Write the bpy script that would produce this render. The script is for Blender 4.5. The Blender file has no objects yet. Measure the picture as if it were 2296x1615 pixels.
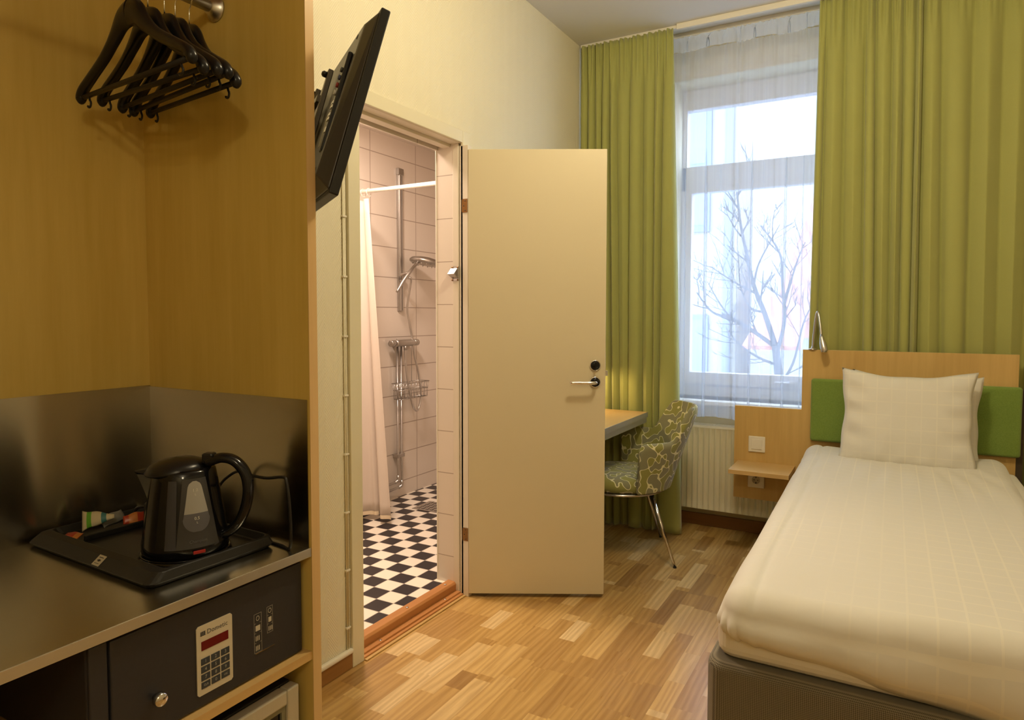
import bpy, bmesh, math, random
from math import sin, cos, pi, radians, sqrt, atan2
from mathutils import Vector, Matrix, noise
random.seed(7)
SC = bpy.context.scene
COL = SC.collection

# ------------------------------------------------------------------ camera
YAW, PITCH, ROLL, FPX = 0.51394, -0.049235, 0.00158, 1510.8
fw = Vector((-sin(YAW)*cos(PITCH), cos(YAW)*cos(PITCH), sin(PITCH)))
rt = Vector((cos(YAW), sin(YAW), 0)); up = rt.cross(fw)
r2 = rt*cos(ROLL)+up*sin(ROLL); u2 = -rt*sin(ROLL)+up*cos(ROLL)
cam = bpy.data.objects.new('camera', bpy.data.cameras.new('camera'))
COL.objects.link(cam)
Mc = Matrix((r2, u2, -fw)).transposed().to_4x4(); Mc.translation = Vector((0, 0, 1.33))
cam.matrix_world = Mc
cam.data.sensor_width = 36; cam.data.lens = FPX/2296*36
cam.data.shift_y = -26.8/2296
cam.data.clip_start = 0.02; cam.data.clip_end = 200
SC.camera = cam

# ------------------------------------------------------------------ view + world
SC.view_settings.view_transform = 'Standard'; SC.view_settings.look = 'None'
SC.view_settings.gamma = 1; SC.view_settings.use_curve_mapping = False
SC.view_settings.exposure = 0.2
SC.cycles.use_denoising = True
SC.cycles.max_bounces = 10; SC.cycles.diffuse_bounces = 5; SC.cycles.glossy_bounces = 5
SC.cycles.transparent_max_bounces = 24; SC.cycles.transmission_bounces = 6
SC.cycles.sample_clamp_indirect = 6.0
SC.cycles.caustics_reflective = False; SC.cycles.caustics_refractive = False
W = bpy.data.worlds.new('overcast_sky'); SC.world = W; W.use_nodes = True
WORLD_STRENGTH = 8.0
W.node_tree.nodes['Background'].inputs[0].default_value = (0.66, 0.80, 1.0, 1)
W.node_tree.nodes['Background'].inputs[1].default_value = WORLD_STRENGTH

def light(name, kind, loc, power, color, size=0.1, rot=(0, 0, 0), **kw):
    d = bpy.data.lights.new(name, kind); d.energy = power; d.color = color
    if kind == 'AREA':
        d.shape = kw.get('shape', 'DISK'); d.size = size
        if 'size_y' in kw: d.size_y = kw['size_y']
    else: d.shadow_soft_size = size
    if kind == 'SPOT': d.spot_size = kw.get('spot', 1.6); d.spot_blend = kw.get('blend', 0.5)
    o = bpy.data.objects.new(name, d); o.location = loc; o.rotation_euler = rot
    COL.objects.link(o); return o
WARM = (1.0, 0.835, 0.54)
light('room_lamp_light', 'POINT', (-0.40, 2.00, 2.80), 50, WARM, 0.10)
light('entry_lamp_light', 'POINT', (0.75, -0.9, 2.70), 26, WARM, 0.12)
light('bath_lamp_light', 'AREA', (-2.35, 2.55, 2.50), 36, (1.0, 0.78, 0.62), 0.30)

# ------------------------------------------------------------------ node helpers
class NT:
    def __init__(s, name):
        s.m = bpy.data.materials.new(name); s.m.use_nodes = True
        s.t = s.m.node_tree; s.b = s.t.nodes['Principled BSDF']; s.out = s.t.nodes['Material Output']
    def n(s, kind, ins=None, **kw):
        x = s.t.nodes.new(kind)
        for k, v in kw.items(): setattr(x, k, v)
        for k, v in (ins or {}).items(): s.put(x.inputs[k], v)
        return x
    def put(s, sock, v):
        if isinstance(v, bpy.types.NodeSocket): s.t.links.new(v, sock)
        elif isinstance(v, bpy.types.Node): s.t.links.new(v.outputs[0], sock)
        else:
            if isinstance(v, tuple) and len(v) == 3 and sock.type == 'RGBA': v = v+(1,)
            sock.default_value = v
    def M(s, op, a, b=0.0, c=0.0, clamp=False):
        x = s.t.nodes.new('ShaderNodeMath'); x.operation = op; x.use_clamp = clamp
        s.put(x.inputs[0], a); s.put(x.inputs[1], b); s.put(x.inputs[2], c); return x.outputs[0]
    def mix(s, f, a, b, mode='MIX'):
        x = s.t.nodes.new('ShaderNodeMix'); x.data_type = 'RGBA'; x.blend_type = mode
        s.put(x.inputs[0], f); s.put(x.inputs[6], a); s.put(x.inputs[7], b); return x.outputs[2]
    def ramp(s, f, stops, interp='LINEAR'):
        x = s.t.nodes.new('ShaderNodeValToRGB'); s.put(x.inputs[0], f); x.color_ramp.interpolation = interp
        e = x.color_ramp.elements
        while len(e) < len(stops): e.new(0.5)
        for el, (p, c) in zip(e, stops): el.position = p; el.color = tuple(c)+(1,) if len(c) == 3 else c
        return x.outputs[0]
    def obj(s): return s.n('ShaderNodeTexCoord').outputs['Object']
    def pos(s): return s.n('ShaderNodeNewGeometry').outputs['Position']
    def scl(s, v, sc, loc=(0, 0, 0)):
        return s.n('ShaderNodeMapping', {'Vector': v, 'Scale': sc, 'Location': loc}).outputs[0]
    def xyz(s, v):
        x = s.n('ShaderNodeSeparateXYZ', {0: v}); return x.outputs[0], x.outputs[1], x.outputs[2]
    def vec(s, a, b, c=0.0): return s.n('ShaderNodeCombineXYZ', {0: a, 1: b, 2: c}).outputs[0]
    def noise(s, v, scale, detail=3, rough=.5, out=0):
        return s.n('ShaderNodeTexNoise', {'Vector': v, 'Scale': scale, 'Detail': detail, 'Roughness': rough}).outputs[out]
    def bump(s, h, strength, dist=0.002):
        b = s.n('ShaderNodeBump', {'Height': h, 'Strength': strength, 'Distance': dist})
        s.put(s.b.inputs['Normal'], b.outputs[0])
    def set(s, **kw):
        names = {'color': 'Base Color', 'rough': 'Roughness', 'metal': 'Metallic', 'spec': 'Specular IOR Level',
                 'coat': 'Coat Weight', 'trans': 'Transmission Weight', 'alpha': 'Alpha', 'sheen': 'Sheen Weight',
                 'aniso': 'Anisotropic', 'ior': 'IOR', 'emit': 'Emission Color', 'estr': 'Emission Strength'}
        for k, v in kw.items(): s.put(s.b.inputs[names[k]], v)
        return s

def plain(name, color, rough=.5, metal=0, var=0.04, scale=30, bump=0.0, **kw):
    n = NT(name); v = n.obj()
    f = n.noise(v, scale)
    d = tuple(c*(1-var) for c in color); l = tuple(min(1, c*(1+var)) for c in color)
    n.set(color=n.mix(f, d, l), rough=rough, metal=metal, **kw)
    if bump: n.bump(f, bump)
    return n.m

def wood(name, c1, c2, grain='Z', rough=.38, scale=1.0, knots=False):
    n = NT(name); v = n.obj()
    sc = {'X': (2, 30, 30), 'Y': (30, 2, 30), 'Z': (24, 24, 1.6)}[grain]
    g = n.noise(n.scl(v, tuple(a*scale for a in sc)), 1.6, 6, .62)
    sc2 = {'X': (.6, 4, 4), 'Y': (4, .6, 4), 'Z': (4, 4, .6)}[grain]
    w = n.noise(n.scl(v, sc2), 1.3, 3, .5)
    f = n.M('ADD', n.M('MULTIPLY', g, .55), n.M('MULTIPLY', w, .55))
    col = n.mix(n.M('MULTIPLY', n.M('SUBTRACT', f, .34), 2.6, clamp=True), c1, c2)
    if knots:
        k = n.n('ShaderNodeTexVoronoi', {'Vector': n.scl(v, (3.2, 3.2, 2.1)), 'Scale': 1.0}).outputs['Distance']
        kf = n.M('SUBTRACT', 1.0, n.M('DIVIDE', k, .045), clamp=True)
        col = n.mix(n.M('MULTIPLY', kf, .6), col, (0.17, 0.08, 0.02))
    n.set(color=col, rough=rough, spec=.35)
    return n.m

# ------------------------------------------------------------------ mesh builder
class MB:
    def __init__(s): s.v = []; s.f = []; s.sm = []; s.mi = []
    def add(s, vs, fs, smooth=False, M=None, mi=0):
        o = len(s.v)
        for p in vs:
            p = Vector(p); s.v.append(M @ p if M else p)
        for f in fs: s.f.append([i+o for i in f]); s.sm.append(smooth); s.mi.append(mi)
        return s
    def box(s, x0, x1, y0, y1, z0, z1, M=None, mi=0):
        vs = [(x, y, z) for x in (x0, x1) for y in (y0, y1) for z in (z0, z1)]
        fs = [(0, 1, 3, 2), (4, 6, 7, 5), (0, 4, 5, 1), (2, 3, 7, 6), (0, 2, 6, 4), (1, 5, 7, 3)]
        return s.add(vs, fs, False, M, mi)
    def lathe(s, prof, seg=32, M=None, smooth=True, sx=1, sy=1, mi=0):
        vs = []; fs = []; n = len(prof)
        for i in range(seg):
            a = 2*pi*i/seg
            for r, z in prof: vs.append((r*cos(a)*sx, r*sin(a)*sy, z))
        for i in range(seg):
            j = (i+1) % seg
            for k in range(n-1): fs.append((i*n+k, j*n+k, j*n+k+1, i*n+k+1))
        if prof[0][0] > 1e-6: fs.append([i*n for i in range(seg)][::-1])
        if prof[-1][0] > 1e-6: fs.append([i*n+n-1 for i in range(seg)])
        return s.add(vs, fs, smooth, M, mi)
    def tube(s, pts, r, seg=10, M=None, rx=None, caps=True, closed=False, mi=0, ref=None):
        pts = [Vector(p) for p in pts]; n = len(pts)
        R = r if isinstance(r, (list, tuple)) else [r]*n
        R2 = rx if isinstance(rx, (list, tuple)) else ([rx]*n if rx else R)
        vs = []; fs = []; prev = None
        for i, p in enumerate(pts):
            a = pts[(i-1) % n] if (closed or i > 0) else p
            b = pts[(i+1) % n] if (closed or i < n-1) else p
            t = (b-a).normalized()
            if prev is None:
                h = Vector(ref) if ref else (Vector((0, 0, 1)) if abs(t.z) < .9 else Vector((1, 0, 0)))
                u = (h-t*h.dot(t)).normalized()
            else: u = (prev-t*prev.dot(t)).normalized()
            prev = u; w = t.cross(u)
            for k in range(seg):
                q = 2*pi*k/seg; vs.append(p+u*cos(q)*R[i]+w*sin(q)*R2[i])
        for i in range(n if closed else n-1):
            j = (i+1) % n
            for k in range(seg):
                l = (k+1) % seg; fs.append((i*seg+k, i*seg+l, j*seg+l, j*seg+k))
        if caps and not closed:
            fs.append(list(range(seg))[::-1]); fs.append([(n-1)*seg+k for k in range(seg)])
        return s.add(vs, fs, True, M, mi)
    def prism(s, poly, d0, d1, axis='Y', M=None, smooth=False, mi=0):
        n = len(poly)
        def P(a, b, d): return {'Y': (a, d, b), 'X': (d, a, b), 'Z': (a, b, d)}[axis]
        vs = [P(a, b, d0) for a, b in poly]+[P(a, b, d1) for a, b in poly]
        fs = [list(range(n))[::-1], [n+i for i in range(n)]]+[(i, (i+1) % n, n+(i+1) % n, n+i) for i in range(n)]
        return s.add(vs, fs, smooth, M, mi)
    def grid(s, fn, nu, nv, M=None, smooth=True, wrap=False, mi=0):
        vs = [fn(i/(nu if wrap else nu-1), j/(nv-1)) for i in range(nu) for j in range(nv)]
        fs = []
        for i in range(nu if wrap else nu-1):
            k = (i+1) % nu
            for j in range(nv-1): fs.append((i*nv+j, k*nv+j, k*nv+j+1, i*nv+j+1))
        return s.add(vs, fs, smooth, M, mi)

def wmat(o):
    m = Matrix.Identity(4)
    while o: m = o.matrix_basis @ m; o = o.parent
    return m
def link(name, mb, mats, parent=None, world=True, bevel=0, bseg=2, label=None, cat=None, group=None, kind=None,
         subsurf=0, solid=0, fix=True, autos=True):
    """world=True: the verts are in world coordinates, else in the parent's own."""
    me = bpy.data.meshes.new(name)
    vs = [Vector(v) for v in mb.v]
    o = bpy.data.objects.new(name, me); COL.objects.link(o)
    if parent is not None:
        o.parent = parent
        if world:
            inv = wmat(parent).inverted(); vs = [inv @ v for v in vs]
    else:
        c = Vector(((min(v.x for v in vs)+max(v.x for v in vs))/2, (min(v.y for v in vs)+max(v.y for v in vs))/2, min(v.z for v in vs)))
        vs = [v-c for v in vs]; o.location = c
    me.from_pydata([tuple(v) for v in vs], [], mb.f)
    me.polygons.foreach_set('use_smooth', mb.sm)
    me.polygons.foreach_set('material_index', mb.mi)
    for m in (mats if isinstance(mats, (list, tuple)) else [mats]): me.materials.append(m)
    me.update()
    if fix:
        b = bmesh.new(); b.from_mesh(me); bmesh.ops.recalc_face_normals(b, faces=b.faces); b.to_mesh(me); b.free()
    if bevel:
        md = o.modifiers.new('bevel', 'BEVEL'); md.width = bevel; md.segments = bseg; md.limit_method = 'ANGLE'
        md.angle_limit = radians(40)
    if solid:
        md = o.modifiers.new('solidify', 'SOLIDIFY'); md.thickness = solid; md.offset = 0
    if subsurf:
        md = o.modifiers.new('subdivision', 'SUBSURF'); md.levels = subsurf; md.render_levels = subsurf
    tag(o, label, cat, group, kind)
    return o
def tag(o, label=None, cat=None, group=None, kind=None):
    if label: o['label'] = label
    if cat: o['category'] = cat
    if group: o['group'] = group
    if kind: o['kind'] = kind
def thing(name, loc, rot=(0, 0, 0), label=None, cat=None, group=None, kind=None):
    o = bpy.data.objects.new(name, None); COL.objects.link(o); o.location = loc; o.rotation_euler = rot
    o.empty_display_size = .05
    tag(o, label, cat, group, kind); return o
def copy_tree(o, parent=None):
    c = o.copy(); COL.objects.link(c); c.parent = parent
    for ch in [x for x in bpy.data.objects if x.parent == o]: copy_tree(ch, c)
    return c
def text(name, body, size, parent, mat, M, extrude=0.0002, label=None, align='CENTER'):
    """lettering: x right, y up in the text plane, placed by matrix M (world)"""
    cu = bpy.data.curves.new(name, 'FONT'); cu.body = body; cu.size = size; cu.extrude = extrude
    cu.align_x = align; cu.align_y = 'CENTER'; cu.resolution_u = 2
    to = bpy.data.objects.new(name+'_curve', cu); COL.objects.link(to)
    bpy.context.view_layer.update()
    me = to.to_mesh()
    mb = MB(); mb.add([M @ v.co for v in me.vertices], [list(p.vertices) for p in me.polygons])
    to.to_mesh_clear(); bpy.data.objects.remove(to); bpy.data.curves.remove(cu)
    return link(name, mb, mat, parent, label=label, fix=False)
def catmull(pts, n=8):
    P = [Vector(p) for p in pts]; out = []
    for i in range(len(P)-1):
        a = P[max(i-1, 0)]; b = P[i]; c = P[i+1]; d = P[min(i+2, len(P)-1)]
        for k in range(n):
            t = k/n
            out.append(.5*((2*b)+(c-a)*t+(2*a-5*b+4*c-d)*t*t+(3*b-a-3*c+d)*t**3))
    out.append(P[-1]); return out
def lerp(a, b, t): return a+(b-a)*t
def sst(t): t = max(0, min(1, t)); return t*t*(3-2*t)
def interp(x, xs, ys):
    if x <= xs[0]: return ys[0]
    for i in range(len(xs)-1):
        if x <= xs[i+1]: return lerp(ys[i], ys[i+1], (x-xs[i])/(xs[i+1]-xs[i]))
    return ys[-1]

# ------------------------------------------------------------------ materials
def mk_wallpaper():
    n = NT('chevron_wallpaper'); x, y, z = n.xyz(n.pos())
    h = n.M('ADD', x, y)
    tri = n.M('PINGPONG', h, .045)
    s = n.M('SINE', n.M('MULTIPLY', n.M('ADD', z, n.M('MULTIPLY', tri, 1.5)), 2*pi/.0125))
    nz = n.noise(n.pos(), 160, 2)
    hgt = n.M('ADD', s, n.M('MULTIPLY', nz, .6))
    col = n.mix(n.M('MULTIPLY_ADD', s, .5, .5), (0.70, 0.655, 0.50), (0.76, 0.715, 0.555))
    n.set(color=col, rough=.7, spec=.25); n.bump(hgt, .35, .0012); return n.m
M_WALL = mk_wallpaper()
M_CEIL = plain('ceiling_paint', (0.72, 0.71, 0.69), .85, var=.015, scale=4)
M_WPLAIN = plain('cream_wall_paint', (0.66, 0.60, 0.44), .8, var=.02, scale=8)
M_TRIM = plain('cream_gloss_paint', (0.70, 0.655, 0.49), .32, var=.015, scale=9)
M_TRIMW = plain('white_trim_paint', (0.76, 0.73, 0.64), .35, var=.02)
M_DOOR = plain('door_paint', (0.60, 0.53, 0.36), .38, var=.02, scale=3)
M_JAMB = plain('white_jamb_paint', (0.72, 0.66, 0.56), .4, var=.02)

def mk_parquet():
    n = NT('oak_strip_parquet'); p = n.pos(); x, y, z = n.xyz(p)
    sw, bl = .0685, .44
    fx = n.M('DIVIDE', x, sw); ix = n.M('FLOOR', fx)
    off = n.n('ShaderNodeTexWhiteNoise', {'W': n.M('ADD', ix, .37)}, noise_dimensions='1D').outputs['Value']
    fy = n.M('DIVIDE', n.M('ADD', y, n.M('MULTIPLY', off, 3.1)), bl); iy = n.M('FLOOR', fy)
    # a second, shorter cut on some blocks
    w2 = n.n('ShaderNodeTexWhiteNoise', {'Vector': n.vec(ix, iy, 1.7)}, noise_dimensions='3D').outputs['Value']
    cut = n.M('GREATER_THAN', n.M('FRACT', fy), n.M('MULTIPLY_ADD', w2, .5, .45))
    w = n.n('ShaderNodeTexWhiteNoise', {'Vector': n.vec(ix, iy, cut)}, noise_dimensions='3D')
    rnd = w.outputs['Value']
    base = n.ramp(rnd, [(0, (0.28, 0.145, 0.036)), (.15, (0.41, 0.225, 0.055)), (.55, (0.54, 0.325, 0.088)), (.78, (0.66, 0.43, 0.15)), (1, (0.80, 0.60, 0.30))])
    sh = n.n('ShaderNodeVectorMath', {0: p, 1: w.outputs['Color']}, operation='ADD').outputs[0]
    g = n.noise(n.scl(sh, (85, 4.5, 1)), 1.0, 7, .72)
    ring = n.n('ShaderNodeTexWave', {'Vector': n.scl(sh, (9, .9, 1)), 'Scale': 1.3, 'Distortion': 14.0, 'Detail': 3.0, 'Detail Scale': .8}, wave_type='BANDS').outputs['Fac']
    gg = n.M('ADD', n.M('MULTIPLY', g, .72), n.M('MULTIPLY', ring, .24))
    col = n.mix(n.M('MULTIPLY', n.M('SUBTRACT', gg, .30), 1.9, clamp=True), n.mix(.50, base, (0.22, 0.11, 0.03)), n.mix(.16, base, (0.85, 0.64, 0.34)))
    ex = n.M('ABSOLUTE', n.M('SUBTRACT', n.M('FRACT', fx), .5))
    seam = n.M('GREATER_THAN', ex, .488)
    i3 = n.M('GREATER_THAN', n.M('FRACT', n.M('DIVIDE', ix, 3.0)), .6)
    seam = n.M('MULTIPLY', seam, n.M('MULTIPLY_ADD', i3, .35, .12))
    col = n.mix(seam, col, (0.12, 0.06, 0.02))
    n.set(color=col, rough=n.M('MULTIPLY_ADD', g, .10, .24), spec=.5, coat=.25)
    n.put(n.b.inputs['Coat Roughness'], .22)
    n.bump(g, .05, .001); return n.m
M_PARQ = mk_parquet()

def mk_checker():
    n = NT('black_white_floor_tile'); x, y, z = n.xyz(n.pos()); s = .0985
    fx = n.M('DIVIDE', n.M('ADD', x, 1.896), s); fy = n.M('DIVIDE', n.M('SUBTRACT', y, 2.195), s)
    par = n.M('MODULO', n.M('ABSOLUTE', n.M('ADD', n.M('FLOOR', fx), n.M('FLOOR', fy))), 2.0)
    k = n.M('GREATER_THAN', par, .5)
    ex = n.M('ABSOLUTE', n.M('SUBTRACT', n.M('FRACT', fx), .5)); ey = n.M('ABSOLUTE', n.M('SUBTRACT', n.M('FRACT', fy), .5))
    gr = n.M('GREATER_THAN', n.M('MAXIMUM', ex, ey), .482)
    col = n.mix(k, (0.80, 0.74, 0.64), (0.022, 0.018, 0.022))
    col = n.mix(gr, col, (0.38, 0.33, 0.28))
    n.set(color=col, rough=.35, spec=.4); return n.m
M_CHECK = mk_checker()
def mk_walltile(name, axis, tw, th, o1, o2, col=(0.74, 0.67, 0.60), gcol=(0.40, 0.33, 0.28), gw=.006):
    n = NT(name); x, y, z = n.xyz(n.pos()); a = {'X': x, 'Y': y}[axis]
    fx = n.M('DIVIDE', n.M('SUBTRACT', a, o1), tw); fy = n.M('DIVIDE', n.M('SUBTRACT', z, o2), th)
    ex = n.M('MULTIPLY', n.M('SUBTRACT', .5, n.M('ABSOLUTE', n.M('SUBTRACT', n.M('FRACT', fx), .5))), tw)
    ey = n.M('MULTIPLY', n.M('SUBTRACT', .5, n.M('ABSOLUTE', n.M('SUBTRACT', n.M('FRACT', fy), .5))), th)
    gr = n.M('LESS_THAN', n.M('MINIMUM', ex, ey), gw/2)
    n.set(color=n.mix(gr, col, gcol), rough=n.mix(gr, (.16,)*3, (.7,)*3), spec=.5)
    n.bump(n.M('ADD', n.M('SUBTRACT', 1.0, gr), n.M('MULTIPLY', n.noise(n.pos(), 9, 1), .25)), .25, .002); return n.m
M_TILE_Y = mk_walltile('bath_wall_tile', 'Y', .481, .204, 3.418, .156)
M_TILE_X = mk_walltile('bath_side_tile', 'X', .481, .204, 0, .156)
M_TILE_R = mk_walltile('reveal_tile', 'X', .40, .2, -1.60, -.022, gw=.004)

M_MAPLE = wood('maple_veneer', (0.50, 0.325, 0.11), (0.64, 0.44, 0.17), 'Z', .36)
M_MAPLE_K = wood('knotty_maple_veneer', (0.56, 0.40, 0.095), (0.68, 0.51, 0.155), 'Z', .42, knots=True)
M_MAPLE_E = wood('maple_edge_band', (0.56, 0.36, 0.15), (0.66, 0.45, 0.21), 'Z', .34)
M_MAPLE_Y = wood('maple_shelf_veneer', (0.52, 0.33, 0.12), (0.62, 0.41, 0.17), 'Y', .36)
M_MAPLE_X = wood('maple_board_veneer', (0.55, 0.36, 0.14), (0.66, 0.45, 0.20), 'X', .36)
M_OAKTRIM = wood('brown_oak_baseboard', (0.25, 0.115, 0.032), (0.36, 0.18, 0.055), 'Y', .4)
M_OAKTRIM_X = wood('brown_oak_baseboard_x', (0.20, 0.09, 0.028), (0.28, 0.13, 0.04), 'X', .4)
M_THRESH = wood('red_oak_threshold', (0.40, 0.17, 0.055), (0.50, 0.24, 0.085), 'Y', .35)
M_CHROME = plain('chrome', (0.72, 0.70, 0.68), .12, 1, var=.02)
M_SATIN = plain('satin_metal', (0.62, 0.60, 0.58), .32, 1, var=.03)
M_CHROMED = plain('dull_chrome', (0.50, 0.48, 0.46), .30, 1, var=.03)
M_BRASS = plain('brown_brass', (0.26, 0.14, 0.05), .4, 1, var=.1)
M_ALU = plain('aluminium_edge', (0.62, 0.60, 0.55), .35, .9, var=.03)
M_BLACK = plain('black_plastic', (0.008, 0.008, 0.010), .28, var=.2, spec=.35)
M_BLACKM = plain('matt_black_plastic', (0.014, 0.013, 0.012), .45, var=.25, scale=200, bump=.05, spec=.35)
M_BLACKG = plain('gloss_black_plastic', (0.006, 0.006, 0.008), .10, var=.1, spec=.35)
M_NAVY = plain('dark_navy_paint', (0.022, 0.021, 0.025), .5, var=.15, scale=120, bump=.06)
M_WHITEP = plain('white_plastic', (0.78, 0.74, 0.66), .3, var=.015)
M_RAD = plain('radiator_enamel', (0.72, 0.66, 0.50), .35, var=.015)
M_DARK = plain('dark_gap', (0.01, 0.01, 0.01), .9)
M_WINF = plain('white_window_frame', (0.66, 0.68, 0.76), .4, var=.01)

def mk_steel(name, axis):
    n = NT(name); v = n.obj()
    sc = {'Y': (3, 3, 900), 'X': (3, 3, 900), 'T': (900, 3, 3)}[axis]
    g = n.noise(n.scl(v, sc), 1.0, 3, .6)
    n.set(color=(0.52, 0.48, 0.40), metal=1.0, rough=.20, aniso=.92)
    tg = n.n('ShaderNodeTangent', direction_type='RADIAL', axis='Z' if axis != 'T' else 'X')
    n.put(n.b.inputs['Tangent'], tg.outputs[0])
    n.put(n.b.inputs['Anisotropic Rotation'], .25 if axis != 'T' else 0.0)
    n.bump(g, .04, .0006); return n.m
M_STEEL_V = mk_steel('brushed_steel_splashback', 'Y')
def mk_steel_top():
    n = NT('brushed_steel_worktop'); g = n.noise(n.scl(n.obj(), (90, 4, 4)), 1, 2)
    n.set(color=n.mix(g, (0.55, 0.52, 0.44), (0.60, 0.56, 0.47)), metal=1.0, rough=.25); return n.m
M_STEEL_H = mk_steel_top()

def mk_fabric(name, c1, c2, scale=900, rough=.9, sheen=.3, bump=.15, trans=0):
    n = NT(name); v = n.obj()
    a = n.noise(v, scale, 2, .7); b = n.noise(v, 6, 2)
    n.set(color=n.mix(n.M('ADD', n.M('MULTIPLY', a, .7), n.M('MULTIPLY', b, .3)), c1, c2), rough=rough, sheen=sheen, spec=.15)
    n.bump(a, bump, .0008)
    if trans:
        tr = n.n('ShaderNodeBsdfTranslucent', {'Color': c2}); mx = n.n('ShaderNodeMixShader', {0: trans, 1: n.b.outputs[0], 2: tr.outputs[0]})
        n.put(n.out.inputs[0], mx.outputs[0])
    return n.m
M_CURT = mk_fabric('green_curtain_fabric', (0.33, 0.345, 0.105), (0.42, 0.43, 0.145), 500)
M_PAD = mk_fabric('green_upholstery', (0.10, 0.18, 0.03), (0.27, 0.38, 0.085), 260, bump=.3)
def mk_linen(name, ax):
    n = NT(name); v = n.obj(); x, y, z = n.xyz(v)
    def ln(c, per):
        f = n.M('ABSOLUTE', n.M('SUBTRACT', n.M('FRACT', n.M('DIVIDE', c, per)), .5)); return n.M('GREATER_THAN', f, .455)
    b = y if ax == 'XY' else z
    g = n.M('MAXIMUM', ln(x, .060), ln(b, .060))
    fade = n.noise(v, 2.2, 1)
    f = n.M('MULTIPLY', g, n.M('MULTIPLY', n.M('SUBTRACT', fade, .30, clamp=True), 2.2, clamp=True))
    n.set(color=n.mix(f, (0.70, 0.685, 0.64), (0.78, 0.75, 0.67)), rough=.8, sheen=.25, spec=.2)
    w = n.noise(n.scl(v, (1, .45, 1)), 9, 3, .5)
    n.bump(w, .22, .02); return n.m
M_DUVET = mk_linen('white_woven_check_linen', 'XY')
M_PILLOW = mk_linen('white_pillow_linen', 'XZ')
def mk_base():
    n = NT('grey_brown_bed_fabric'); x, y, z = n.xyz(n.obj()); h = n.M('ADD', x, y)
    p = .0090
    a = n.M('SINE', n.M('MULTIPLY', n.M('ADD', h, z), 2*pi/p)); b = n.M('SINE', n.M('MULTIPLY', n.M('SUBTRACT', h, z), 2*pi/p))
    d = n.M('MULTIPLY_ADD', n.M('MULTIPLY', a, b), .5, .5)
    n.set(color=n.mix(d, (0.060, 0.050, 0.036), (0.27, 0.24, 0.175)), rough=.9, sheen=.2, spec=.1); n.bump(d, .4, .001); return n.m
M_BEDB = mk_base()
def mk_squiggle(name, ca, cb, cl):
    n = NT(name); v = n.obj()
    wv = n.n('ShaderNodeVectorMath', {0: v, 1: n.n('ShaderNodeVectorMath', {0: n.noise(v, 9, 1, out=1), 'Scale': .05}, operation='SCALE').outputs[0]}, operation='ADD').outputs[0]
    q = n.noise(wv, 24, .0, 0)
    d = n.M('ABSOLUTE', n.M('SUBTRACT', q, .5)); line = n.M('LESS_THAN', d, .026)
    q2 = n.noise(wv, 24, .0, 0)
    col = n.mix(n.M('GREATER_THAN', q2, .5), ca, cb)
    w = n.noise(v, 700, 2)
    col = n.mix(line, n.mix(n.M('MULTIPLY', w, .25), col, (0.1, 0.1, 0.03)), cl)
    n.set(color=col, rough=.85, sheen=.2, spec=.2); n.bump(n.M('ADD', w, line), .2, .0008); return n.m
M_SQUIG = mk_squiggle('squiggle_upholstery', (0.30, 0.29, 0.085), (0.26, 0.25, 0.15), (0.72, 0.68, 0.42))
def mk_sheer(name, alpha, col=(0.80, 0.86, 0.97)):
    n = NT(name); v = n.obj(); x, y, z = n.xyz(v)
    t = n.n('ShaderNodeBsdfTransparent'); d = n.n('ShaderNodeBsdfDiffuse', {'Color': col}); tl = n.n('ShaderNodeBsdfTranslucent', {'Color': col})
    m1 = n.n('ShaderNodeMixShader', {0: .5, 1: d.outputs[0], 2: tl.outputs[0]})
    w = n.M('MULTIPLY_ADD', n.noise(n.scl(v, (60, 60, .4)), 1, 2), .10, alpha-.05)
    m2 = n.n('ShaderNodeMixShader', {0: w, 1: t.outputs[0], 2: m1.outputs[0]})
    n.put(n.out.inputs[0], m2.outputs[0]); return n.m
M_SHEER = mk_sheer('white_voile', .40)
M_SHEERT = mk_sheer('white_voile_heading', .70)
def mk_showercurtain():
    n = NT('white_shower_curtain_cloth'); w = n.noise(n.scl(n.obj(), (1, 1, 14)), 9, 2)
    n.set(color=(0.80, 0.72, 0.64), rough=.6, spec=.3); n.bump(w, .12, .004)
    tl = n.n('ShaderNodeBsdfTranslucent', {'Color': (0.82, 0.72, 0.62)}); m = n.n('ShaderNodeMixShader', {0: .3, 1: n.b.outputs[0], 2: tl.outputs[0]})
    n.put(n.out.inputs[0], m.outputs[0]); return n.m
M_SHOWC = mk_showercurtain()
def mk_glass():
    n = NT('window_glass'); t = n.n('ShaderNodeBsdfTransparent', {'Color': (.94, .97, 1.0)}); g = n.n('ShaderNodeBsdfGlossy', {'Roughness': .02})
    m = n.n('ShaderNodeMixShader', {0: .05, 1: t.outputs[0], 2: g.outputs[0]}); n.put(n.out.inputs[0], m.outputs[0]); return n.m
M_GLASS = mk_glass()
def emis(name, c, s):
    n = NT(name); n.set(color=c, emit=c, estr=s); return n.m

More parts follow.
